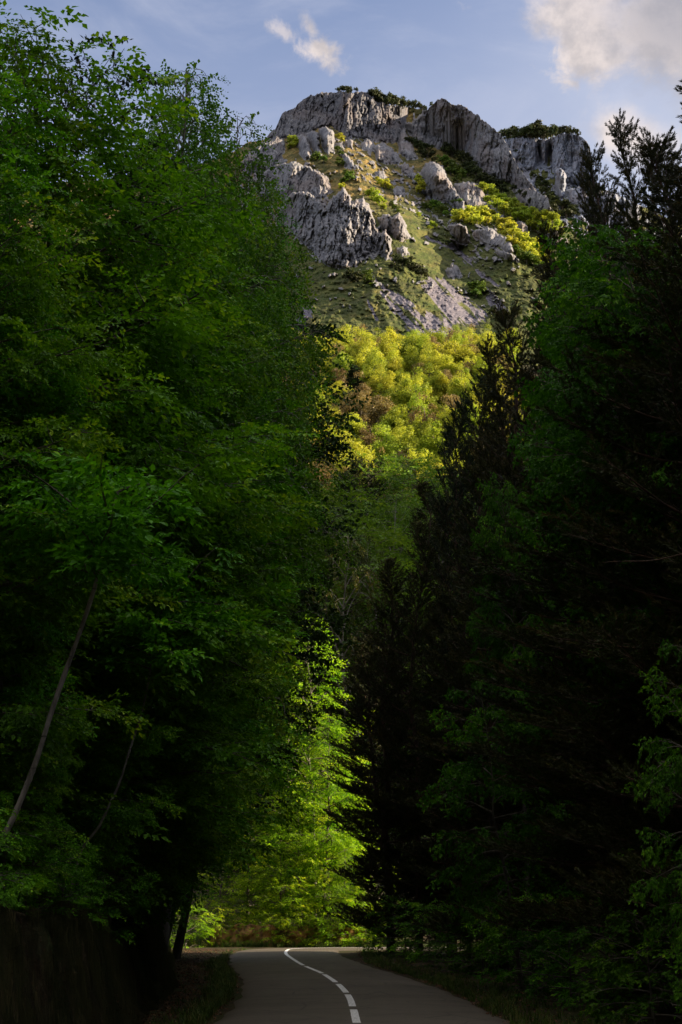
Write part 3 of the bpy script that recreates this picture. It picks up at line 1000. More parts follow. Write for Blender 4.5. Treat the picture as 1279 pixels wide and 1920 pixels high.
def far_tree(name, seed, H, R, mats, nlobe=26, per=120, fs=0.5, sparse=0.0, squash=0.75, low=0.25, stems=9):
    "tree seen from hundreds of metres: many leaf-clump faces over lobes on real limbs"
    r = rng(seed)
    bark, fol = mats
    cz = H * (0.5 + low * 0.5)
    paths = [(np.array([(0, 0, -1.0), (r.normal(0, 0.1), r.normal(0, 0.1), H * 0.4), (r.normal(0, 0.3), r.normal(0, 0.3), H * 0.85)]), np.array([0.03, 0.022, 0.006]) * H * 0.8, 6)]
    Vs, Ts = [], []
    for i in range(nlobe):
        u = r.normal(size=3)
        u /= np.linalg.norm(u)
        if u[2] < -0.35:
            u[2] *= -0.6
        rad = r.uniform(0.35, 1.0) ** 0.5 * (1 + 0.28 * sin(2 * math.atan2(u[1], u[0]) + seed) + 0.15 * r.normal())
        c = np.array([u[0] * R * rad * 0.78, u[1] * R * rad * 0.78, cz + u[2] * (H - cz) * rad * 0.86])
        if i < stems:
            paths.append((np.array([(0, 0, H * r.uniform(0.2, 0.45)), c * np.array([0.5, 0.5, 0.85]), c]), np.array([0.012, 0.008, 0.003]) * H, 4))
        lr = R * r.uniform(0.18, 0.36)
        m_ = int(per * r.uniform(0.6, 1.2) * (1 - sparse))
        d = r.normal(size=(m_, 3))
        d /= np.linalg.norm(d, axis=1, keepdims=True)
        d[:, 2] = np.where(d[:, 2] < -0.4, -d[:, 2], d[:, 2])
        p = c + d * lr * r.uniform(0.5, 1.38, (m_, 1)) * np.array([1.1, 1.1, squash])
        nrm = d + r.normal(0, 0.55, (m_, 3))
        nrm[:, 2] += 0.35
        x = np.cross(nrm, r.normal(size=(m_, 3)))
        Rm = frames(x, nrm)
        s = fs * r.uniform(0.55, 1.25, m_)
        q = np.array([(-0.5, 0, 0), (0.05, 0.36, 0.08), (0.5, 0, -0.05), (0.0, -0.36, 0.08)])
        v = np.einsum('nij,vj->nvi', Rm, q) * s[:, None, None] + p[:, None]
        t = np.clip(r.normal(0.45, 0.14) + r.normal(0, 0.14, m_), 0, 1)
        Vs.append(v.reshape(-1, 3))
        Ts.append(np.repeat(t, 4))
    Vt, Qt = tubes(paths)
    return mesh_quads(name + '_trunk', Vt, Qt, bark, smooth=True), crown_mesh(name + '_crown', np.concatenate(Vs), np.concatenate(Ts), fol), H


def tree(name, proto, x, y, label, cat, group=None, h=None, rz=0.0, wide=1.0, tilt=(0, 0), z=None, fol=None, parts=('trunk', 'crown')):
    "a tree thing: an Empty at the foot of the trunk with trunk and crown"
    tm, cm, H = proto
    e = bpy.data.objects.new(name, None)
    COL.objects.link(e)
    z0 = float(G(x, y)) if z is None else z
    e.location = (x, y, z0)
    k = (h / H) if h else 1.0
    e.scale = (k * wide, k * wide, k)
    e.rotation_euler = (radians(tilt[0]), radians(tilt[1]), rz)
    e['label'] = label
    e['category'] = cat
    if group:
        e['group'] = group
    for pn, me in zip(parts, (tm, cm)):
        o = bpy.data.objects.new(pn, me)
        COL.objects.link(o)
        o.parent = e
        if fol is not None and pn == parts[1]:
            o.material_slots[0].link = 'OBJECT'
            o.material_slots[0].material = fol
    return e


def place(px, py, Y, z_off=0.0):
    "x and tree height so that a tree at distance Y has its tip at photo pixel (px,py)"
    x, y, z = (float(q) for q in P(px, py, Y))
    return x, y, z - float(G(x, y))


# ------------------------------------------------------------------ foliage colours and protos
grey_bark = bark_mat('grey_bark', (0.05, 0.042, 0.034), (0.15, 0.13, 0.10))
pale_bark = bark_mat('pale_bark', (0.10, 0.09, 0.075), (0.26, 0.235, 0.20), band=True)
pine_bark = bark_mat('pine_bark', (0.03, 0.020, 0.014), (0.11, 0.058, 0.032))
beech_leaf = leaf_mat('beech_leaf', (0.040, 0.13, 0.004), (0.115, 0.30, 0.006), (0.27, 0.46, 0.012), vary=0.3)
birch_leaf = leaf_mat('birch_leaf', (0.045, 0.13, 0.006), (0.10, 0.25, 0.010), (0.22, 0.36, 0.02))
maple_leaf = leaf_mat('maple_leaf', (0.022, 0.085, 0.004), (0.06, 0.18, 0.006), (0.15, 0.34, 0.01))
sun_leaf = leaf_mat('bend_leaf_sunlit', (0.09, 0.21, 0.006), (0.27, 0.44, 0.012), (0.52, 0.62, 0.03), trans=0.5)  # leaf colour raised and yellowed to stand in for stronger sun at the bend
oak_leaf = leaf_mat('oak_leaf', (0.014, 0.040, 0.005), (0.035, 0.085, 0.008), (0.07, 0.14, 0.012), trans=0.2)
needle = leaf_mat('pine_needle', (0.020, 0.028, 0.006), (0.050, 0.056, 0.014), (0.11, 0.085, 0.025), trans=0.15)
needle_green = leaf_mat('dark_needle', (0.012, 0.022, 0.009), (0.028, 0.045, 0.016), (0.06, 0.075, 0.025), trans=0.1)
larch_leaf = leaf_mat('olive_leaf', (0.035, 0.050, 0.012), (0.075, 0.090, 0.020), (0.15, 0.13, 0.03))
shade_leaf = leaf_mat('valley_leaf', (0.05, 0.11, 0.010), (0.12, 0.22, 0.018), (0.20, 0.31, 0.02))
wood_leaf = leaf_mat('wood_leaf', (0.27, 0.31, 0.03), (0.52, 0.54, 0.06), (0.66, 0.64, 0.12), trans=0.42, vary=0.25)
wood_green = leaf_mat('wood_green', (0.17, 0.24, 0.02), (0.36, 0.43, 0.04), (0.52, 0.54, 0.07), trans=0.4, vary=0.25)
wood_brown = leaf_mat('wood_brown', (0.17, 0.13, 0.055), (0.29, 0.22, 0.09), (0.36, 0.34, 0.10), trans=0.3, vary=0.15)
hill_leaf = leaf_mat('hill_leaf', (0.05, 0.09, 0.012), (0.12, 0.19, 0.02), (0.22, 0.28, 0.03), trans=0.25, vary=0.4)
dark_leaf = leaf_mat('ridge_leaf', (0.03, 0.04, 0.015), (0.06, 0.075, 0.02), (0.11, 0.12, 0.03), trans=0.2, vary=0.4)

sp_beech = [spray(s, 0.64, 0.135, 0.084, 22, 'simple', 0.55, 0.2) for s in (1, 2, 3, 4)]
sp_big = [spray(s, 0.85, 0.17, 0.11, 18, 'simple', 0.6, 0.2) for s in (11, 12, 13)]
sp_birch = [spray(s, 0.75, 0.08, 0.062, 30, 'simple', 0.3, 0.1, flat=0.8) for s in (21, 22, 23)]
sp_maple = [spray(s, 0.50, 0.125, 0.10, 12, 'lobed', 0.75, 0.3, flat=0.4) for s in (31, 32, 33)]
sp_oak = [spray(s, 0.45, 0.11, 0.075, 16, 'oak', 0.8, 0.1, flat=0.6) for s in (41, 42)]
sp_pine = [shoot(s, 0.28, 0.095, 60, 0.008) for s in (51, 52, 53)]
sp_pinefar = [shoot(s, 0.36, 0.13, 34, 0.016) for s in (61, 62)]

DN = dict(gap=0.21, sub_gap=0.38)
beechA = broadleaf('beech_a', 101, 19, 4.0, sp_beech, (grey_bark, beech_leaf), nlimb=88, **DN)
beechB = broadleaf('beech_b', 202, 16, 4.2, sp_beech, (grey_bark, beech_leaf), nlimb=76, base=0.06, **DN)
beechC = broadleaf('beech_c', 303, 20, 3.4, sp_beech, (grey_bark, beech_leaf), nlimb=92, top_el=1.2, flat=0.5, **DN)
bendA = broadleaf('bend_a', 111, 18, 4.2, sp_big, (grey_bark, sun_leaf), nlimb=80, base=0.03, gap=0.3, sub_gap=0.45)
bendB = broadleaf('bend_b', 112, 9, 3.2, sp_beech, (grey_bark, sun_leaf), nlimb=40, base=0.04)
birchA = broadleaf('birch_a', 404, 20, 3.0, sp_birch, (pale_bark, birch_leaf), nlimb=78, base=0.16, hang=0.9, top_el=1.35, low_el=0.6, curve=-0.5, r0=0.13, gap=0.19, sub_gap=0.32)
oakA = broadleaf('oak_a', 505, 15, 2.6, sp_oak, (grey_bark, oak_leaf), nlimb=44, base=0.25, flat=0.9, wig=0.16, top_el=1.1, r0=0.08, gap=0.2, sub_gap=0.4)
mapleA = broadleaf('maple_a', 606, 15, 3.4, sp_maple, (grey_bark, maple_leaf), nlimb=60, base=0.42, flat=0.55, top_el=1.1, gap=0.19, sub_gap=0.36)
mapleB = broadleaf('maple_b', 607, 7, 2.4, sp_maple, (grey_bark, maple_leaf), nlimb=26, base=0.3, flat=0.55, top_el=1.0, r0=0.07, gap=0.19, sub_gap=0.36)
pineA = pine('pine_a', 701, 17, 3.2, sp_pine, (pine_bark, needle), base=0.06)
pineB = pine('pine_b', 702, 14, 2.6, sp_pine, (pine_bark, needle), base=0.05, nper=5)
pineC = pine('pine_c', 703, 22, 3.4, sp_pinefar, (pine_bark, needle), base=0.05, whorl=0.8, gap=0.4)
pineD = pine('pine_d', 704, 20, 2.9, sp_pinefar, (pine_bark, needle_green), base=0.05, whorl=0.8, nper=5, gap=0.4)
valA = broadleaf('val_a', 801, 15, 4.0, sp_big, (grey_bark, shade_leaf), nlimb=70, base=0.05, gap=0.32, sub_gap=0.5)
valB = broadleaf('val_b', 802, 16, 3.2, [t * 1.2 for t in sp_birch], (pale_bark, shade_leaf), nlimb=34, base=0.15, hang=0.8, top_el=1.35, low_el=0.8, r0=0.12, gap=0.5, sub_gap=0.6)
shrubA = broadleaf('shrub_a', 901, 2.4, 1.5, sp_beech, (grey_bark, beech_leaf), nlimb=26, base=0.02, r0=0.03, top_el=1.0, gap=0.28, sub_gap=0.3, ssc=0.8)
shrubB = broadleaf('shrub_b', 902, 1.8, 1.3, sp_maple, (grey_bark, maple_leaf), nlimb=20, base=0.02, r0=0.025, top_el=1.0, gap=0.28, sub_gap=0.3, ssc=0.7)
farp = [far_tree('wood_%d' % i, 1000 + i, 10, 3.9, (grey_bark, wood_leaf), nlobe=50, per=190, fs=0.40, low=-0.5, squash=1.15) for i in range(5)]
farb = [far_tree('woodb_%d' % i, 1050 + i, 10, 3.7, (grey_bark, wood_brown), nlobe=40, per=150, fs=0.40, sparse=0.25, low=-0.5, squash=1.15) for i in range(2)]
hillp = [far_tree('hill_%d' % i, 1100 + i, 7, 3.6, (grey_bark, hill_leaf), nlobe=16, per=60, fs=0.85, low=-0.1) for i in range(4)]
firp = pine('fir', 777, 14, 2.6, [shoot(1, 0.7, 0.4, 18, 0.05)], (pine_bark, needle_green), base=0.03, whorl=0.9, gap=0.8, up=0.0)

# ------------------------------------------------------------------ the road-side trees, left of the road
R_ = random.Random(5)


def ledge(y):
    return float(np.interp(y, RC[:170, 1], RC[:170, 0])) - HALF if y < 80 else -6.5


def redge(y):
    return float(np.interp(y, RC[:170, 1], RC[:170, 0])) + HALF if y < 76 else 99

# proto, tip pixel, distance, width factor, tilt, label
LEFT = [
    (beechA, -60, 30, 22, 0.9, (0, 4), 'tall beech at the left frame edge nearest the camera, its top cut off'),
    (beechC, 60, 45, 26, 1.0, (0, 2), 'yellow-green beech reaching the upper left corner of the sky'),
    (beechB, 150, 70, 29, 1.0, (0, 3), 'leafy beech at the left with two upright leafy tips against the blue sky'),
    (oakA, 262, 62, 31, 0.75, (0, 7), 'aspen-like tree at the left with a slanting spray of round leaves jutting into the sky'),
    (beechA, 205, 190, 32, 1.0, (0, 0), 'dense beech behind the slanting leafy spray at the left, in shade below it'),
    (beechB, 20, 330, 21, 0.9, (0, 5), 'beech with broad leaf layers low at the left frame edge'),
    (beechC, 120, 560, 23, 0.85, (0, 6), 'smaller beech in front of the left wood with drooping leaf layers over the bank'),
    (birchA, 345, 105, 39, 1.0, (0, 3), 'tall birch with thin upright twigs against the sky left of the mountain'),
    (birchA, 398, 95, 44, 0.9, (0, 4), 'tall birch just right of the other, its two leafy points near the mountain'),
    (birchA, 462, 190, 47, 0.95, (0, 4), 'birch with drooping twigs whose edge touches the left end of the mountain'),
    (beechA, 300, 330, 36, 1.0, (0, 3), 'beech in the middle of the left wood below the birches'),
    (beechC, 400, 420, 42, 1.05, (0, 3), 'beech below the birches with its crown before the left end of the mountain'),
    (birchA, 510, 330, 54, 0.8, (0, 3), 'birch leaning over the verge in front of the lower grey cliffs'),
    (birchA, 538, 440, 60, 0.6, (0, 3), 'birch at the right edge of the left wood beside the grassy slope'),
    (beechA, 440, 600, 52, 0.9, (0, 3), 'shaded beech overhanging the left verge halfway to the bend'),
    (beechB, 450, 740, 60, 0.7, (0, 3), 'dark beech low on the right edge of the left wood'),
    (beechB, 525, 930, 66, 0.5, (0, 2), 'dark beech nearest the sunlit gap on the left side of the road'),
    (beechC, 480, 1020, 57, 0.75, (0, 3), 'low dark beech overhanging the left lane before the bend'),
    (beechB, 330, 760, 33, 1.0, (0, 5), 'beech crown hanging over the left bank in the middle of the wood'),
    (beechB, 210, 930, 27, 0.9, (0, 6), 'low beech on top of the cut bank with dim layered leaves'),
    (beechC, 455, 900, 44, 1.0, (0, 3), 'shaded beech behind the pale leaning trunks'),
    (beechA, 420, 1230, 50, 0.9, (0, 2), 'low shaded beech filling the dark space left of the sunlit gap'),
    (beechB, 120, 1330, 21, 0.9, (0, 4), 'small beech with pale drooping leaves above the dark bank'),
    (beechB, 395, 1400, 46, 1.2, (0, 2), 'small dark beech beside the far end of the left bank'),
    (beechC, -250, 200, 30, 1.2, (0, 0), 'beech at the far left behind the wood edge'),
    (beechA, -20, 500, 34, 1.2, (0, 0), 'beech deep in the left wood behind the first row'),
    (beechA, 200, 480, 44, 1.3, (0, 0), 'beech deep in the left wood behind the birches'),
    (beechC, 400, 640, 60, 1.1, (0, 0), 'beech deep in the left wood, farthest from the road'),
]
for i, (pr, px, py, Y, wd, tl, lab) in enumerate(LEFT):
    x, y, h = place(px, py, Y)
    # the trunk stands back from the road and leans towards it
    tx = min(x - h * tan(radians(tl[1])), ledge(y) - 1.9 - 0.8 * (i % 3) - 1.6 * (y > 48))
    back = x - tx
    if back / h > 0.24:
        back, x = 0.24 * h, tx + 0.24 * h
    tl = (0, math.degrees(math.atan2(back, h)))
    nm = 'birch_tree' if pr is birchA else ('aspen_tree' if pr is oakA else 'beech_tree')
    tree(nm, pr, x - back, y, lab, nm.split('_')[0], 'broadleaf trees of the wood left of the road', h=(h + (float(G(x, y)) - float(G(x - back, y)))) / cos(radians(tl[1])) * (1.05 if pr is birchA else 1.0), rz=R_.uniform(-0.5, 0.5), wide=wd, tilt=tl)

# the dark spreading tree that reaches out over the valley
x, y, h = place(612, 556, 64)
oakx = ledge(64) - 2.6
tree('oak_tree', oakA, oakx, y, 'dark open-branched oak reaching out in front of the scree and sunlit wood', 'oak', h=math.hypot(h, x - oakx), wide=1.0, rz=0.4, tilt=(0, math.degrees(math.atan2(x - oakx, h))))
x, y, h = place(655, 640, 66)
oakx = ledge(66) - 3.4
tree('oak_tree', oakA, oakx, y, 'slim dark oak with ragged outline, right of the taller dark oak', 'oak', h=math.hypot(h, x - oakx), wide=0.75, rz=-0.5, tilt=(0, math.degrees(math.atan2(x - oakx, h))))


def leaning_trunk(pts, r, name, label):
    k_ = np.arange(len(pts))
    Vt, Qt = tubes([(pts, np.linspace(r, r * 0.5, len(pts)) * (1 + 0.16 * perlin(k_ * 0.6, k_ * 0.0 + r * 99)), 10)])
    e = bpy.data.objects.new(name, None)
    COL.objects.link(e)
    base = np.array(pts[0])
    e.location = base
    e['label'], e['category'], e['group'] = label, 'tree', 'pale leaning trunks on the left bank'
    link('trunk', mesh_quads(name, Vt - base, Qt, pale_bark, smooth=True), e)
    return e


def px_path(pp, Y):
    pts = [P(a, b, Y + dy) for a, b, dy in pp]
    pts = np.array(pts, float)
    g0 = pts[0].copy()
    g0[2] = float(G(g0[0] - 0.3, g0[1])) - 0.2
    g0[0] -= 0.25
    return resample(np.vstack([[g0], pts]), 0.25)


def pale_tree(pp, Y, r, label, seed):
    pts = px_path(pp, Y)
    e = leaning_trunk(pts, r, 'leaning_tree', label)
    rr = rng(seed)
    base = np.array(pts[0])
    tip = pts[-1]
    pos, dr, nm, sc, tn = [], [], [], [], []
    paths = []
    for i in range(16):
        st = pts[int(len(pts) * rr.uniform(0.72, 0.99))]
        bp = branch_path(rr, st, rr.uniform(0, 6.28), rr.uniform(0, 0.9), rr.uniform(1.0, 2.2), -0.2, 5)
        paths.append((bp - base, np.linspace(0.02, 0.005, len(bp)), 4))
        for j in range(14):
            pos.append(lerp_path(bp, rr.uniform(0.2, 0.99)))
            a2, e2 = rr.uniform(0, 6.28), rr.normal(-0.1, 0.25)
            dr.append((cos(e2) * cos(a2), cos(e2) * sin(a2), sin(e2)))
            nm.append((rr.normal(0, 0.3), rr.normal(0, 0.3), 1))
            sc.append(rr.uniform(0.8, 1.2))
            tn.append(rr.normal(0.4, 0.15))
    V, T = bake(sp_beech, np.array(pos), frames(np.array(dr), np.array(nm)), np.array(sc), np.array(tn), rr)
    link('crown', crown_mesh('pale_crown', V - base, T, beech_leaf), e)
    Vb, Qb = tubes(paths)
    link('branch', mesh_quads('branch', Vb, Qb, grey_bark, smooth=True), e)


pale_tree([(-60, 1660, 0), (0, 1580, 0), (35, 1510, 0), (70, 1420, .1), (95, 1340, .2), (122, 1262, .3), (150, 1185, .4), (178, 1100, .5), (205, 1000, .6), (225, 900, .6)], 19.0, 0.047, 'pale leaning trunk curving up from the left frame edge, the thickest and brightest', 1)
pale_tree([(150, 1600, 0), (180, 1560, 0), (205, 1510, 0), (225, 1465, .1), (245, 1400, .2), (262, 1350, .3), (276, 1290, .4), (290, 1200, .5), (305, 1080, .6)], 25.5, 0.03, 'dim leaning trunk right of the bright one, seen between leaves', 2)
pale_tree([(-5, 1540, 0), (10, 1490, 0), (28, 1420, .1), (42, 1350, .2), (60, 1270, .3), (72, 1220, .4), (90, 1100, .5)], 24.5, 0.035, 'thin dark leaning trunk at the left frame edge behind the bright one', 3)

# ------------------------------------------------------------------ right of the road
RIGHT = [
    (pineA, 1300, 180, 27, 1.0, 'pine_tree', 'tall dark pine at the right frame edge rising into the sky'),
    (pineB, 1250, 270, 33, 0.7, 'pine_tree', 'dark pine beside the right frame edge, second highest against the sky'),
    (pineB, 1173, 245, 36, 0.48, 'pine_tree', 'slim pine with bare upright leader against the small white cloud'),
    (pineA, 1215, 290, 40, 0.65, 'pine_tree', 'pine with a candle-like tip between two taller pines at the right'),
    (pineB, 1124, 292, 41, 0.45, 'pine_tree', 'narrow pine whose pointed tip stands before the far cliff'),
    (pineA, 1084, 345, 46, 0.42, 'pine_tree', 'dark pine just left of the narrow pointed one, below the far cliff'),
    (pineB, 1045, 440, 50, 0.6, 'pine_tree', 'dark pine at the lower right end of the mountain ridge'),
    (pineA, 1010, 515, 54, 0.6, 'pine_tree', 'pine with ragged dark top beside the green mountain slope'),
    (pineB, 965, 585, 58, 0.6, 'pine_tree', 'brownish pine whose top overlaps the right end of the sunlit wood'),
    (pineB, 928, 655, 62, 0.6, 'pine_tree', 'dark pine standing before the sunlit wood, right side'),
    (pineD, 856, 748, 66, 0.5, 'pine_tree', 'dark pine with a narrow tip in front of the middle of the sunlit wood'),
    (pineD, 900, 700, 70, 0.6, 'pine_tree', 'dark pine right of the narrow tip, before the right part of the sunlit wood'),
    (pineA, 775, 990, 69, 0.7, 'pine_tree', 'brown-green pine among the mass right of the sunlit gap, behind the edge pine'),
    (pineB, 685, 1200, 72, 0.75, 'pine_tree', 'low pine whose ragged side touches the sunlit foliage at the bend'),
    (pineC, 835, 950, 71, 0.65, 'pine_tree', 'brown shaded pine right of the sunlit gap'),
    (pineA, 725, 1060, 70.5, 0.85, 'pine_tree', 'dark brown pine at the very edge of the sunlit gap'),
    (pineA, 920, 960, 50, 1.0, 'pine_tree', 'broad shaded pine over the right verge halfway to the bend'),
    (pineA, 1120, 660, 36, 1.2, 'pine_tree', 'large shaded pine filling the dark right side below the maple'),
    (pineA, 1240, 560, 30, 1.2, 'pine_tree', 'nearest broad pine low against the right frame edge'),
    (pineC, 990, 900, 60, 1.3, 'pine_tree', 'deep shaded pine behind the hanging maple leaves'),
    (pineC, 1180, 700, 50, 1.4, 'pine_tree', 'pine deep in the right wood behind the first row'),
    (pineC, 830, 1120, 66, 0.9, 'pine_tree', 'brownish pine with bare orange lower twigs beside the bend'),
    (mapleA, 1165, 425, 34, 0.65, 'maple_tree', 'bright green maple with broad leaves under the right-hand pine tips'),
    (mapleA, 1235, 440, 29, 0.8, 'maple_tree', 'green maple at the right frame edge beside the brighter maple'),
    (mapleA, 1115, 600, 39, 0.55, 'maple_tree', 'maple with large hanging leaves below the bright maple top'),
    (mapleA, 960, 890, 46, 0.42, 'maple_tree', 'dark maple spilling broad leaves over the right verge'),
    (mapleB, 900, 1270, 40, 0.7, 'maple_tree', 'small dim maple bough low beside the right verge'),
    (mapleB, 1300, 1190, 22, 0.5, 'maple_tree', 'small maple low at the right frame edge with dim leaves'),
    (mapleB, 1320, 1600, 20, 0.5, 'maple_tree', 'lowest small maple at the right frame edge'),
    (mapleB, 900, 1600, 48, 0.8, 'maple_tree', 'low maple bush by the right verge before the bend'),
]
for i, (pr, px, py, Y, wd, nm, lab) in enumerate(RIGHT):
    x, y, h = place(px, py, Y)
    tx = max(x, redge(y) + 1.2 + 0.5 * (i % 3))
    back = tx - x
    if back / h > 0.2:
        back = 0.2 * h
    x = tx
    tree(nm, pr, x, y, lab, nm.split('_')[0], 'conifers of the wood right of the road' if nm == 'pine_tree' else 'maples right of the road', h=h, wide=wd, rz=R_.uniform(-0.5, 0.5), tilt=(0, -math.degrees(math.atan2(back, h))))

# dead lower boughs
def bough(pp, Y, label):
    pts = np.array([P(a, b, Y) for a, b in pp], float)
    pts = resample(pts, 0.2)
    Vt, Qt = tubes([(pts + 0.02 * np.sin(np.arange(len(pts)))[:, None], np.linspace(0.018, 0.006, len(pts)), 6)])
    o = link('bare_branch', mesh_quads('bare_branch', Vt, Qt, pine_bark, smooth=True))
    o['label'], o['category'] = label, 'branch'


bough([(1320, 1030), (1270, 1042), (1220, 1050), (1160, 1054), (1110, 1056)], 24, 'long bare bough reaching in from the right frame edge across the dark pines')

# ------------------------------------------------------------------ sunlit trees behind the bend
BEND = [
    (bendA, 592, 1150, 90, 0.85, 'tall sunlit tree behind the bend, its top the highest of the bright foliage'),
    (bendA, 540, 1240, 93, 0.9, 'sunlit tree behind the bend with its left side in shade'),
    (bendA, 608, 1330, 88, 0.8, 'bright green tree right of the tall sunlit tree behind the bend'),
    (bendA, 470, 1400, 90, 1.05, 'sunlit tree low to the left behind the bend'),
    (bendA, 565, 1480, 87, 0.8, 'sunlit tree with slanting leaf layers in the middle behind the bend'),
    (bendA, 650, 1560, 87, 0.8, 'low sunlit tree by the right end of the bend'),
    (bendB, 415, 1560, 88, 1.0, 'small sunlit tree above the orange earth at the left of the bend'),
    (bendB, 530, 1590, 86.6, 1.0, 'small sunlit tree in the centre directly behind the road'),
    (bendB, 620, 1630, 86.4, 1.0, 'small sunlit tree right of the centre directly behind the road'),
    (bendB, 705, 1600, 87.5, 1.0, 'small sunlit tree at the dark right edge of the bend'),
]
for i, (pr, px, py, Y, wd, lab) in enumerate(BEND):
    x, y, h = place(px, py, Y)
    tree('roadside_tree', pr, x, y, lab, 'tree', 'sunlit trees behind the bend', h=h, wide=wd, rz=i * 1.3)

SHB = [(400, 1690, 86.4), (450, 1735, 85.9), (505, 1715, 86.0), (560, 1700, 85.8), (600, 1725, 85.6), (640, 1700, 85.6), (675, 1690, 85.8), (700, 1735, 86.0), (350, 1700, 84)]
SHL = ['left-most of the bright shrubs behind the bend', 'low bright shrub beside the lit earth behind the bend', 'bright shrub third from the left behind the bend', 'bright shrub in the middle behind the bend',
       'low shrub right of the middle behind the bend', 'bluish green bright shrub behind the right lane', 'largest yellow-green shrub at the right of the bend', 'low shrub in the dark corner right of the bend', 'half-shaded shrub where the left verge meets the bend']
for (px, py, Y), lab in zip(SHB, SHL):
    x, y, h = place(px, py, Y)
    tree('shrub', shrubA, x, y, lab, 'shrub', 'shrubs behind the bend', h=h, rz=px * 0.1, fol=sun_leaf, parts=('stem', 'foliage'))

# shrubs along both verges
SV = [(-5.3, 26, 1.6), (-6.0, 33, 2.0), (-6.3, 40, 1.8), (-7.3, 47, 2.2), (-8.2, 55, 2.4), (-9.0, 63, 2.2), (-9.5, 70, 2.4), (-4.9, 19.5, 1.4), (-6.6, 28, 2.6), (-8, 37, 2.6), (-4.4, 17.4, 1.0), (-4.7, 22, 1.3), (-4.6, 24.3, 1.0), (-4.9, 29.6, 1.5), (-5.4, 36, 1.6)]
SVn = ['on the cut bank', 'on top of the left bank']
ordn = ['first', 'second', 'third', 'fourth', 'fifth', 'sixth', 'seventh', 'eighth', 'ninth', 'tenth', 'eleventh', 'twelfth', 'thirteenth', 'fourteenth', 'fifteenth']
for k, (x, y, h) in enumerate(sorted(SV, key=lambda a: a[1])):
    tree('shrub', shrubA, x, y, 'dim green shrub on top of the left bank, %s from the camera' % ordn[k], 'shrub', 'shrubs on the left bank', h=h, rz=k * 1.7, parts=('stem', 'foliage'))
SR = [(5.6, 27, 1.8), (4.9, 32, 1.5), (6.2, 35, 2.3), (5.0, 39, 1.6), (5.6, 44, 2.3), (4.8, 49, 1.8), (4.4, 55, 2.0), (6.2, 52, 2.8), (3.6, 61, 2.2), (2.9, 67, 2.4), (2.6, 73, 2.0), (6.4, 22, 2.0), (7.0, 29.5, 2.8)]
for k, (x, y, h) in enumerate(sorted(SR, key=lambda a: a[1])):
    tree('shrub', shrubB if k % 2 else shrubA, x, y, 'dark leafy shrub along the right verge, %s from the camera' % ordn[k], 'shrub', 'shrubs along the right verge', h=h, rz=k * 1.1, parts=('stem', 'foliage'))

# ------------------------------------------------------------------ shaded valley wood beyond the bend
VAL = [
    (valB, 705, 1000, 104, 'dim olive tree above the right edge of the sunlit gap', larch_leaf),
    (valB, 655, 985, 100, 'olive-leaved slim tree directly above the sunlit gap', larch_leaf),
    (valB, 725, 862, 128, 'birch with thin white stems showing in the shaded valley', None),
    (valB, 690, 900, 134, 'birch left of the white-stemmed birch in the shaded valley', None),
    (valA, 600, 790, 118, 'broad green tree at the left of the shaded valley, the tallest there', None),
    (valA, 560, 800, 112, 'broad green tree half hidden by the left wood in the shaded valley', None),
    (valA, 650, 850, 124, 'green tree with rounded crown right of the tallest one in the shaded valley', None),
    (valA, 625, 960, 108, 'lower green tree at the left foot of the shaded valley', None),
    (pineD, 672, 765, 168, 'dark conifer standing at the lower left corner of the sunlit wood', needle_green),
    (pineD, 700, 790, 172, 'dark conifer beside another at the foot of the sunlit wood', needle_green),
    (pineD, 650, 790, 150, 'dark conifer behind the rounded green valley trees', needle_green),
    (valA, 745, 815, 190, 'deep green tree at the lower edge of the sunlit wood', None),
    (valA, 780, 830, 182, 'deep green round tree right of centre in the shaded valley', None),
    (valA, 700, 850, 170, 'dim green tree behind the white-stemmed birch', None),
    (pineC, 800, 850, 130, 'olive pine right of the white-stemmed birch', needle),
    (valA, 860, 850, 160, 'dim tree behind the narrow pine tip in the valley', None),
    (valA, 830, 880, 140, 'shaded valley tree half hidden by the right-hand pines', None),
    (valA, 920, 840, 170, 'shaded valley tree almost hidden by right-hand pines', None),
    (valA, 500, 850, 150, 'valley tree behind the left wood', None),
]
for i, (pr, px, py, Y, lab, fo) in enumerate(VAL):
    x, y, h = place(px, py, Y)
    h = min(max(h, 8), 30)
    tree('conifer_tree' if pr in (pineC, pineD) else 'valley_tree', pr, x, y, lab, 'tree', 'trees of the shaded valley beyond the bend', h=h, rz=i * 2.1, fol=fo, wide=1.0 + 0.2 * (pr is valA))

def nth(i):
    o = ordn + ['sixteenth', 'seventeenth', 'eighteenth', 'nineteenth']
    return o[i] if i < 19 else ('twentieth' if i == 19 else ('twenty-' + ordn[i - 20] if i < 29 else ('thirtieth' if i == 29 else 'thirty-' + ordn[i - 30])))


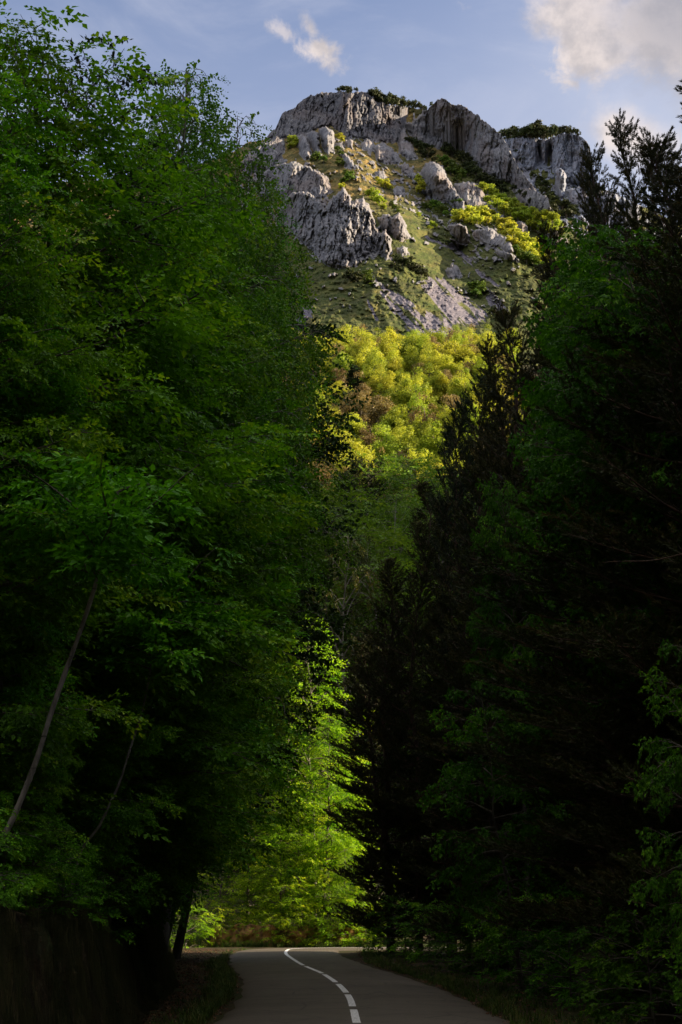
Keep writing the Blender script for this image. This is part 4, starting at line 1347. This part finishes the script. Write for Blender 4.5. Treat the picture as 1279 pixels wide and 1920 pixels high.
# ------------------------------------------------------------------ sunlit wood on the hillside: rows of single crowns
rw = random.Random(11)
rows = []
Yr = 196.0
k = 0
names = ['yellow-green', 'bright lime', 'pale green', 'fresh green']
rowcount = 0
while Yr < 492:
    lit = Yr > 285
    sp = 5.7 if lit else 7.4
    x0, x1 = (500, 985) if lit else (520, 930)
    xa, _, _ = P(x0, 740, Yr)
    xb, _, _ = P(x1, 740, Yr)
    n_tr = int((float(xb) - float(xa)) / sp)
    for j in range(n_tr):
        x = float(xa) + (j + 0.5 + rw.uniform(-0.35, 0.35)) * sp
        y = Yr + rw.uniform(-3.0, 3.0)
        rows.append((rowcount, j, x, y, lit))
    rowcount += 1
    Yr += (9.5 if lit else 13.0) + rw.uniform(-1, 1)
print('wood trees', len(rows), 'rows', rowcount)
for rc, j, x, y, lit in rows:
    q = rw.random()
    br = 0.15 + 0.2 * float(perlin(x / 18, y / 18, 3))
    if q < br:
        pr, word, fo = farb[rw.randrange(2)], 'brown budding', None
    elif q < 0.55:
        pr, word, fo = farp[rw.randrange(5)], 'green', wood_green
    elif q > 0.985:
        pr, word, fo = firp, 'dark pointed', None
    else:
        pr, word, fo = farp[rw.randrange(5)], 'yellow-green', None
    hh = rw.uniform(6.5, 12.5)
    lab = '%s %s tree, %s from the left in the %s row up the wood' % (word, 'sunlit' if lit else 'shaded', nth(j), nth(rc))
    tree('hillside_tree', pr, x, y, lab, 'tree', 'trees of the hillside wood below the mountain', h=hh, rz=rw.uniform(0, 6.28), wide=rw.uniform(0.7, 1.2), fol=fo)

# ------------------------------------------------------------------ bushes and small trees on the mountain
BUSH = []


def cluster(pts, rr, mat, word, far=False):
    for p in pts:
        BUSH.append((p[0], p[1], p[2] if len(p) > 2 else rr, mat, word, far))


cluster([(549, 265, 9), (556, 272, 8), (545, 276, 7)], 8, wood_green, 'light green bush beside the upper left rock spires')
cluster([(636, 256, 7), (640, 263, 6)], 6, wood_leaf, 'small bright bush at the foot of the upper wall')
cluster([(635, 280, 6), (640, 290, 6), (594, 295, 8), (606, 300, 7), (588, 300, 6)], 6, hill_leaf, 'olive bush on the golden slope')
cluster([(637, 308, 8), (655, 335, 9), (644, 340, 7), (648, 325, 6)], 6, hill_leaf, 'olive bush on the golden slope, lower down')
cluster([(640, 351, 6), (645, 347, 4)], 6, wood_leaf, 'tiny bright bush above the lower cliff')
cluster([(707, 338, 6), (714, 343, 7), (724, 350, 8), (732, 352, 6)], 6, wood_leaf, 'lime bush in the middle of the slope')
cluster([(695, 365, 8), (703, 372, 9), (712, 380, 9), (718, 390, 7)], 6, wood_green, 'light green bush right of the lower cliff top')
cluster([(735, 385, 6), (742, 392, 7), (748, 398, 5)], 6, hill_leaf, 'olive bush above the small crag')
cluster([(786, 340, 8), (790, 352, 8), (785, 358, 6)], 8, wood_leaf, 'bright bush left of the pink-grey crag')
cluster([(785, 402, 5), (812, 423, 7), (806, 428, 5), (782, 405, 5)], 6, wood_green, 'small round bush on the dark grass below the crag')
cluster([(812, 385, 8), (824, 392, 8), (802, 392, 7), (795, 388, 7), (830, 398, 8), (838, 402, 7)], 8, hill_leaf, 'olive bush in the belt below the crag')
cluster([(852, 380, 6), (862, 378, 6)], 6, hill_leaf, 'bush between the two middle crags')
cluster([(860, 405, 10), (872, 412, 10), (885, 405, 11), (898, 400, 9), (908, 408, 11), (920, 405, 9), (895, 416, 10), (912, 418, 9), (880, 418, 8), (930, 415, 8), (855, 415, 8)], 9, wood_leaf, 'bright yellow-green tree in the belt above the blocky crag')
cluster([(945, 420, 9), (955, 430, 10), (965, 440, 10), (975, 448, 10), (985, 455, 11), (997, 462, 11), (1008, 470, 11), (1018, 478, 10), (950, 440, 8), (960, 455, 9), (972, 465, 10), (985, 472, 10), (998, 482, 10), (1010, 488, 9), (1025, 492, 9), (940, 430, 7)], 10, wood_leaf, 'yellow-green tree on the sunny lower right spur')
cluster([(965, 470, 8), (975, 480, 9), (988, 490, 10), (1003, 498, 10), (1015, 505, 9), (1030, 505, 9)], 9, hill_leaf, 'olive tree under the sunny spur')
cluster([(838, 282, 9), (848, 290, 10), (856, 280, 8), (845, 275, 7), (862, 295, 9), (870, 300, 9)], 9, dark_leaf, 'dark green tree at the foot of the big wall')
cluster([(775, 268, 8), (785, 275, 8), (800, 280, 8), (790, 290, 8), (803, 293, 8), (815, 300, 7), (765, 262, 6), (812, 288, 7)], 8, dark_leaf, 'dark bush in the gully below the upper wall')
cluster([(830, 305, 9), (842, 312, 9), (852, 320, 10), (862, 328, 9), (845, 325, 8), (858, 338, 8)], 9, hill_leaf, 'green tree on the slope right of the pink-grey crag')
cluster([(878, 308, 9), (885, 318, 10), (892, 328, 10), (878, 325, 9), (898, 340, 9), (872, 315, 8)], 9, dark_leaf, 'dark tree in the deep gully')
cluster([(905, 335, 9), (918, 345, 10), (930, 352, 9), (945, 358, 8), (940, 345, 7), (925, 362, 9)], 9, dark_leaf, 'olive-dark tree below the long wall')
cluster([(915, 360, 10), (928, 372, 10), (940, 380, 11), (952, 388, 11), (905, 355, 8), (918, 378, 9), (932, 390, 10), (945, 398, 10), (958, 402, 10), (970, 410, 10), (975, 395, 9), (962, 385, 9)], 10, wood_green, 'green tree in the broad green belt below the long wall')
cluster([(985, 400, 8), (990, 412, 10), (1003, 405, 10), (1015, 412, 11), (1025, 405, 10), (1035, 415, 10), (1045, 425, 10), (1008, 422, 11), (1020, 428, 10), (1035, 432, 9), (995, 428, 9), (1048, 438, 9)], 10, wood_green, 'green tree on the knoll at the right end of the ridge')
cluster([(965, 355, 7), (975, 362, 7), (985, 368, 7), (995, 378, 7)], 7, dark_leaf, 'dark bush along the lower edge of the long wall')
cluster([(660, 518, 10), (668, 524, 9), (653, 522, 7)], 10, dark_leaf, 'dark green bush below the lower cliff')
cluster([(685, 520, 9), (692, 528, 8), (700, 535, 6)], 8, hill_leaf, 'olive bush beside the head of the scree chute')
cluster([(745, 490, 8), (755, 495, 9), (768, 500, 9), (780, 508, 10), (790, 516, 9), (796, 510, 7), (770, 488, 7), (735, 500, 6), (748, 505, 7)], 8, dark_leaf, 'dark bush in the hollow between the scree chutes')
cluster([(888, 540, 9), (897, 545, 10), (905, 550, 9), (893, 555, 9), (883, 550, 7)], 9, hill_leaf, 'green bush on the right edge of the wide scree')
cluster([(710, 560, 5), (725, 548, 4), (795, 545, 4), (855, 460, 5), (840, 455, 5), (1000, 515, 7), (985, 520, 6), (925, 590, 9), (940, 596, 10), (955, 600, 10), (968, 590, 9)], 6, dark_leaf, 'brownish bush on the lower slope')
# trees along the skylines
cluster([(640, 168, 5), (647, 167, 5), (655, 169, 4), (634, 171, 3), (668, 171, 3), (694, 172, 4), (700, 176, 6), (706, 180, 6), (712, 184, 6), (720, 186, 6), (728, 187, 6), (737, 188, 6), (745, 190, 6), (752, 192, 5), (760, 195, 5), (768, 196, 6), (776, 198, 6), (784, 200, 6), (792, 202, 5), (798, 206, 4), (809, 200, 2)], 5, dark_leaf, 'dark bush on the skyline of the upper wall')
cluster([(949, 250, 7), (958, 250, 7), (965, 255, 6), (972, 247, 7), (980, 250, 7), (990, 245, 7), (998, 248, 7), (1006, 242, 7), (1012, 247, 7), (1020, 246, 7), (1028, 251, 7), (1036, 247, 6), (1044, 248, 6), (1052, 246, 6), (1060, 245, 6), (1068, 246, 6), (1076, 248, 5), (1084, 250, 4)], 6, dark_leaf, 'dark tree along the flat top of the far cliff', True)
cluster([(1030, 372, 9), (1018, 350, 8), (1012, 338, 7), (1040, 382, 9), (1055, 390, 10), (1000, 330, 6), (990, 318, 5), (978, 300, 5), (968, 285, 4), (1040, 400, 10), (1062, 405, 10), (1075, 398, 9), (1022, 362, 8)], 8, dark_leaf, 'dark bush in the shaded cleft before the far cliff', True)
rb = random.Random(4)
seen = {}
tot = {}
for b in BUSH:
    tot[b[4]] = tot.get(b[4], 0) + 1
for px, py, rr, mt, word, far in sorted(BUSH, key=lambda b: (b[4], b[0])):
    sky_ = 'skyline' in word or 'flat top' in word
    if sky_:
        # stands on the top edge, a little behind the brink
        U_, V_, D_ = (Uf, Vf, Df) if far else (U, Vm, Dm)
        j = int(np.argmin(np.abs(U_[0] - px)))
        x, y, z = (float(q) for q in P(U_[-1, j], V_[-1, j], D_[-1, j] + 1.5))
        hpx = max(6, (V_[-1, j] - py) + rr) * 1.7
        z -= 0.42 * hpx / F * y
        hpx *= 1.25
        Yd = y
        h = hpx / F * Yd * 1.18
        wide = rr * 1.15 / F * Yd / (3.6 * h / 7)
        wide = min(max(wide, 0.7), 1.6)
    else:
        x, y, z = msurf(px, py + rr * 0.55, far)
        h = rr * 2.0 / F * y * (1.6 if rr >= 8 else 1.3)
        wide = 1.0
        z -= 0.15 * h
    seen[word] = seen.get(word, 0) + 1
    lab = word if tot[word] == 1 else '%s, %s from the left' % (word, (ordn + ['sixteenth', 'seventeenth', 'eighteenth', 'nineteenth', 'twentieth', 'twenty-first', 'twenty-second'])[seen[word] - 1])
    tree('mountain_tree' if rr >= 8 else 'mountain_bush', hillp[rb.randrange(4)], x, y, lab, 'tree' if rr >= 8 else 'bush', 'trees and bushes on the mountain', h=h, rz=rb.uniform(0, 6.28), wide=wide * rb.uniform(0.9, 1.15), z=z, fol=mt)

# ------------------------------------------------------------------ ground cover nobody could count
def scatter_quads(name, pts, mk, mat, label, cat, seed, kind='stuff'):
    r = rng(seed)
    Vs, Ts = [], []
    for p in pts:
        v, t = mk(r, p)
        Vs.append(v)
        Ts.append(np.full(len(v), t))
    V, T = np.concatenate(Vs), np.clip(np.concatenate(Ts), 0, 1)
    return link(name, crown_mesh(name, V, T, mat), kind=kind, label=label, category=cat)


grass_mat = leaf_mat('grass_blade', (0.030, 0.060, 0.010), (0.07, 0.12, 0.018), (0.16, 0.15, 0.05), vary=0.0)
dry_mat = leaf_mat('dry_grass', (0.020, 0.026, 0.007), (0.050, 0.050, 0.016), (0.10, 0.085, 0.035), vary=0.0)
litter_mat = leaf_mat('fallen_leaf', (0.05, 0.022, 0.012), (0.14, 0.06, 0.03), (0.22, 0.11, 0.06), trans=0.1, vary=0.0)


def blade(r, base, h, wd, bend, az):
    d = np.array([cos(az), sin(az), 0])
    s = np.array([-sin(az), cos(az), 0]) * wd
    b = np.array(base)
    m_ = b + d * bend * 0.35 + np.array([0, 0, h * 0.6])
    t = b + d * bend + np.array([0, 0, h])
    return np.array([b - s, b + s, m_ + s * 0.8, m_ - s * 0.8, m_ - s * 0.8, m_ + s * 0.8, t + s * 0.15, t - s * 0.15])


def tuft(r, p):
    n_ = r.randint(6, 12)
    q = []
    for i in range(n_):
        b = (p[0] + r.normal(0, 0.05), p[1] + r.normal(0, 0.05), p[2] - 0.01)
        h = p[3] * r.uniform(0.5, 1.2)
        q.append(blade(r, b, h, 0.006 + 0.004 * p[3], h * r.uniform(0.2, 0.9), r.uniform(0, 6.28)))
    return np.concatenate(q), r.uniform(0, 1)


def ground_pts(n_, fx, y0, y1, hh, seed, grow=1.0):
    r = rng(seed)
    out_ = []
    while len(out_) < n_:
        y = y0 + (y1 - y0) * r.rand() ** grow
        x = fx(r, y)
        if road_dist(np.array([x]), np.array([y]))[0] < HALF + 0.12:
            continue
        out_.append((x, y, 0.0, hh * r.uniform(0.5, 1.4)))
    a = np.array(out_)
    a[:, 2] = G(a[:, 0], a[:, 1])
    return a


bankx = lambda y: float(np.interp(y, [-40, 0, 20, 28, 40, 60, 80], [-3.6, -3.6, -3.6, -3.9, -4.6, -7.0, -9.5]))
gp = np.concatenate([
    ground_pts(1500, lambda r, y: ledge(y) - 0.2 - abs(r.normal(0, 0.35)), 22, 80, 0.16, 1),
    ground_pts(1300, lambda r, y: redge(min(y, 75)) + 0.2 + abs(r.normal(0, 0.7)), 22, 76, 0.15, 2),
    ground_pts(1400, lambda r, y: r.uniform(-9, 4), 84.4, 87.5, 0.35, 3),
])
scatter_quads('verge_grass', gp, tuft, grass_mat, 'short green grass along both edges of the road and behind the bend', 'grass', 5)

# grass and roots hanging down the cut bank
r = rng(9)
hp = []
for k in range(5200):
    y = r.uniform(15, 66)
    x = bankx(y) - r.uniform(-0.1, 0.75)
    hp.append((x, y, float(G(x, y)) + 0.02, r.uniform(0.2, 0.75)))


def hang(r, p):
    q = []
    for i in range(r.randint(4, 8)):
        a = np.array([p[0] + r.normal(0, 0.03), p[1] + r.normal(0, 0.1), p[2]])
        ln = p[3] * r.uniform(0.5, 1.2)
        s = np.array([0.1, 1, 0]) * r.uniform(0.005, 0.010)
        m_ = a + np.array([0.10 + 0.06 * r.rand(), r.normal(0, 0.04), 0.03])
        t = m_ + np.array([0.08 * r.rand(), r.normal(0, 0.05), -ln])
        q.append(np.array([a - s, a + s, m_ + s, m_ - s, m_ - s, m_ + s, t + s * 0.3, t - s * 0.3]))
    return np.concatenate(q), r.uniform(0, 1) ** 1.3


scatter_quads('bank_grass', hp, hang, dry_mat, 'long dry grass hanging down the cut bank at the lower left', 'grass', 6)

# fallen leaves on the verges
lp = np.concatenate([
    ground_pts(9000, lambda r, y: r.uniform(bankx(y) - 0.1, ledge(y) + 0.15), 18, 80, 1, 11, 1.3),
    ground_pts(4500, lambda r, y: redge(min(y, 75)) + abs(r.normal(0, 1.0)), 20, 76, 1, 12, 1.3),
])


def fallen(r, p):
    s = r.uniform(0.03, 0.06)
    q = leaf(s * 1.5, s, (p[0], p[1], p[2] + 0.012), r.uniform(0, 6.28), r.normal(0, 0.35), r.normal(0, 0.35))
    return q, r.rand()


scatter_quads('leaf_litter', lp, fallen, litter_mat, 'reddish brown fallen leaves on the verge below the bank', 'fallen leaves', 13)

# lit earth face behind the bend
em, n = newmat("orange_earth")
g_ = n.add('ShaderNodeTexCoord').outputs['Object']
mpe = n.add('ShaderNodeMapping', inp={0: g_, 3: (1, 1, 0.3)}).outputs[0]
c = n.mix(n.ramp(n.noise(mpe, 3.0, 7.0, 0.7), 0.35, 0.65), (0.08, 0.045, 0.018), (0.42, 0.22, 0.07))
bm = n.add('ShaderNodeBump', inp={'Strength': 1.0, 'Distance': 0.1, 'Height': n.noise(mpe, 4.0, 7.0, 0.7)})
s_ = n.add('ShaderNodeBsdfPrincipled', inp={'Base Color': c, 'Roughness': 0.95, 'Normal': bm.outputs[0]})
n.add('ShaderNodeOutputMaterial', inp={0: s_.outputs[0]})
uu, vv = np.meshgrid(np.linspace(-7.5, 1.5, 90), np.linspace(0, 1, 22))
hh = 1.1 + 0.5 * fbm(uu / 1.6, uu * 0, 3, 71)
xx = uu
yy = 85.3 + 0.5 * vv + 0.25 * fbm(uu * 1.2, vv * 2, 3, 72) + 1.2 * sstep(0.85, 1, vv)
zz = -0.2 + (0.2 + hh) * np.minimum(vv * 1.15, 1) - 0.3 * sstep(0.9, 1, vv)
link('earth_bank', mesh_quads('earth_bank', np.stack([xx, yy, zz], -1).reshape(-1, 3), grid_quads(90, 22), em, smooth=True), kind='structure')
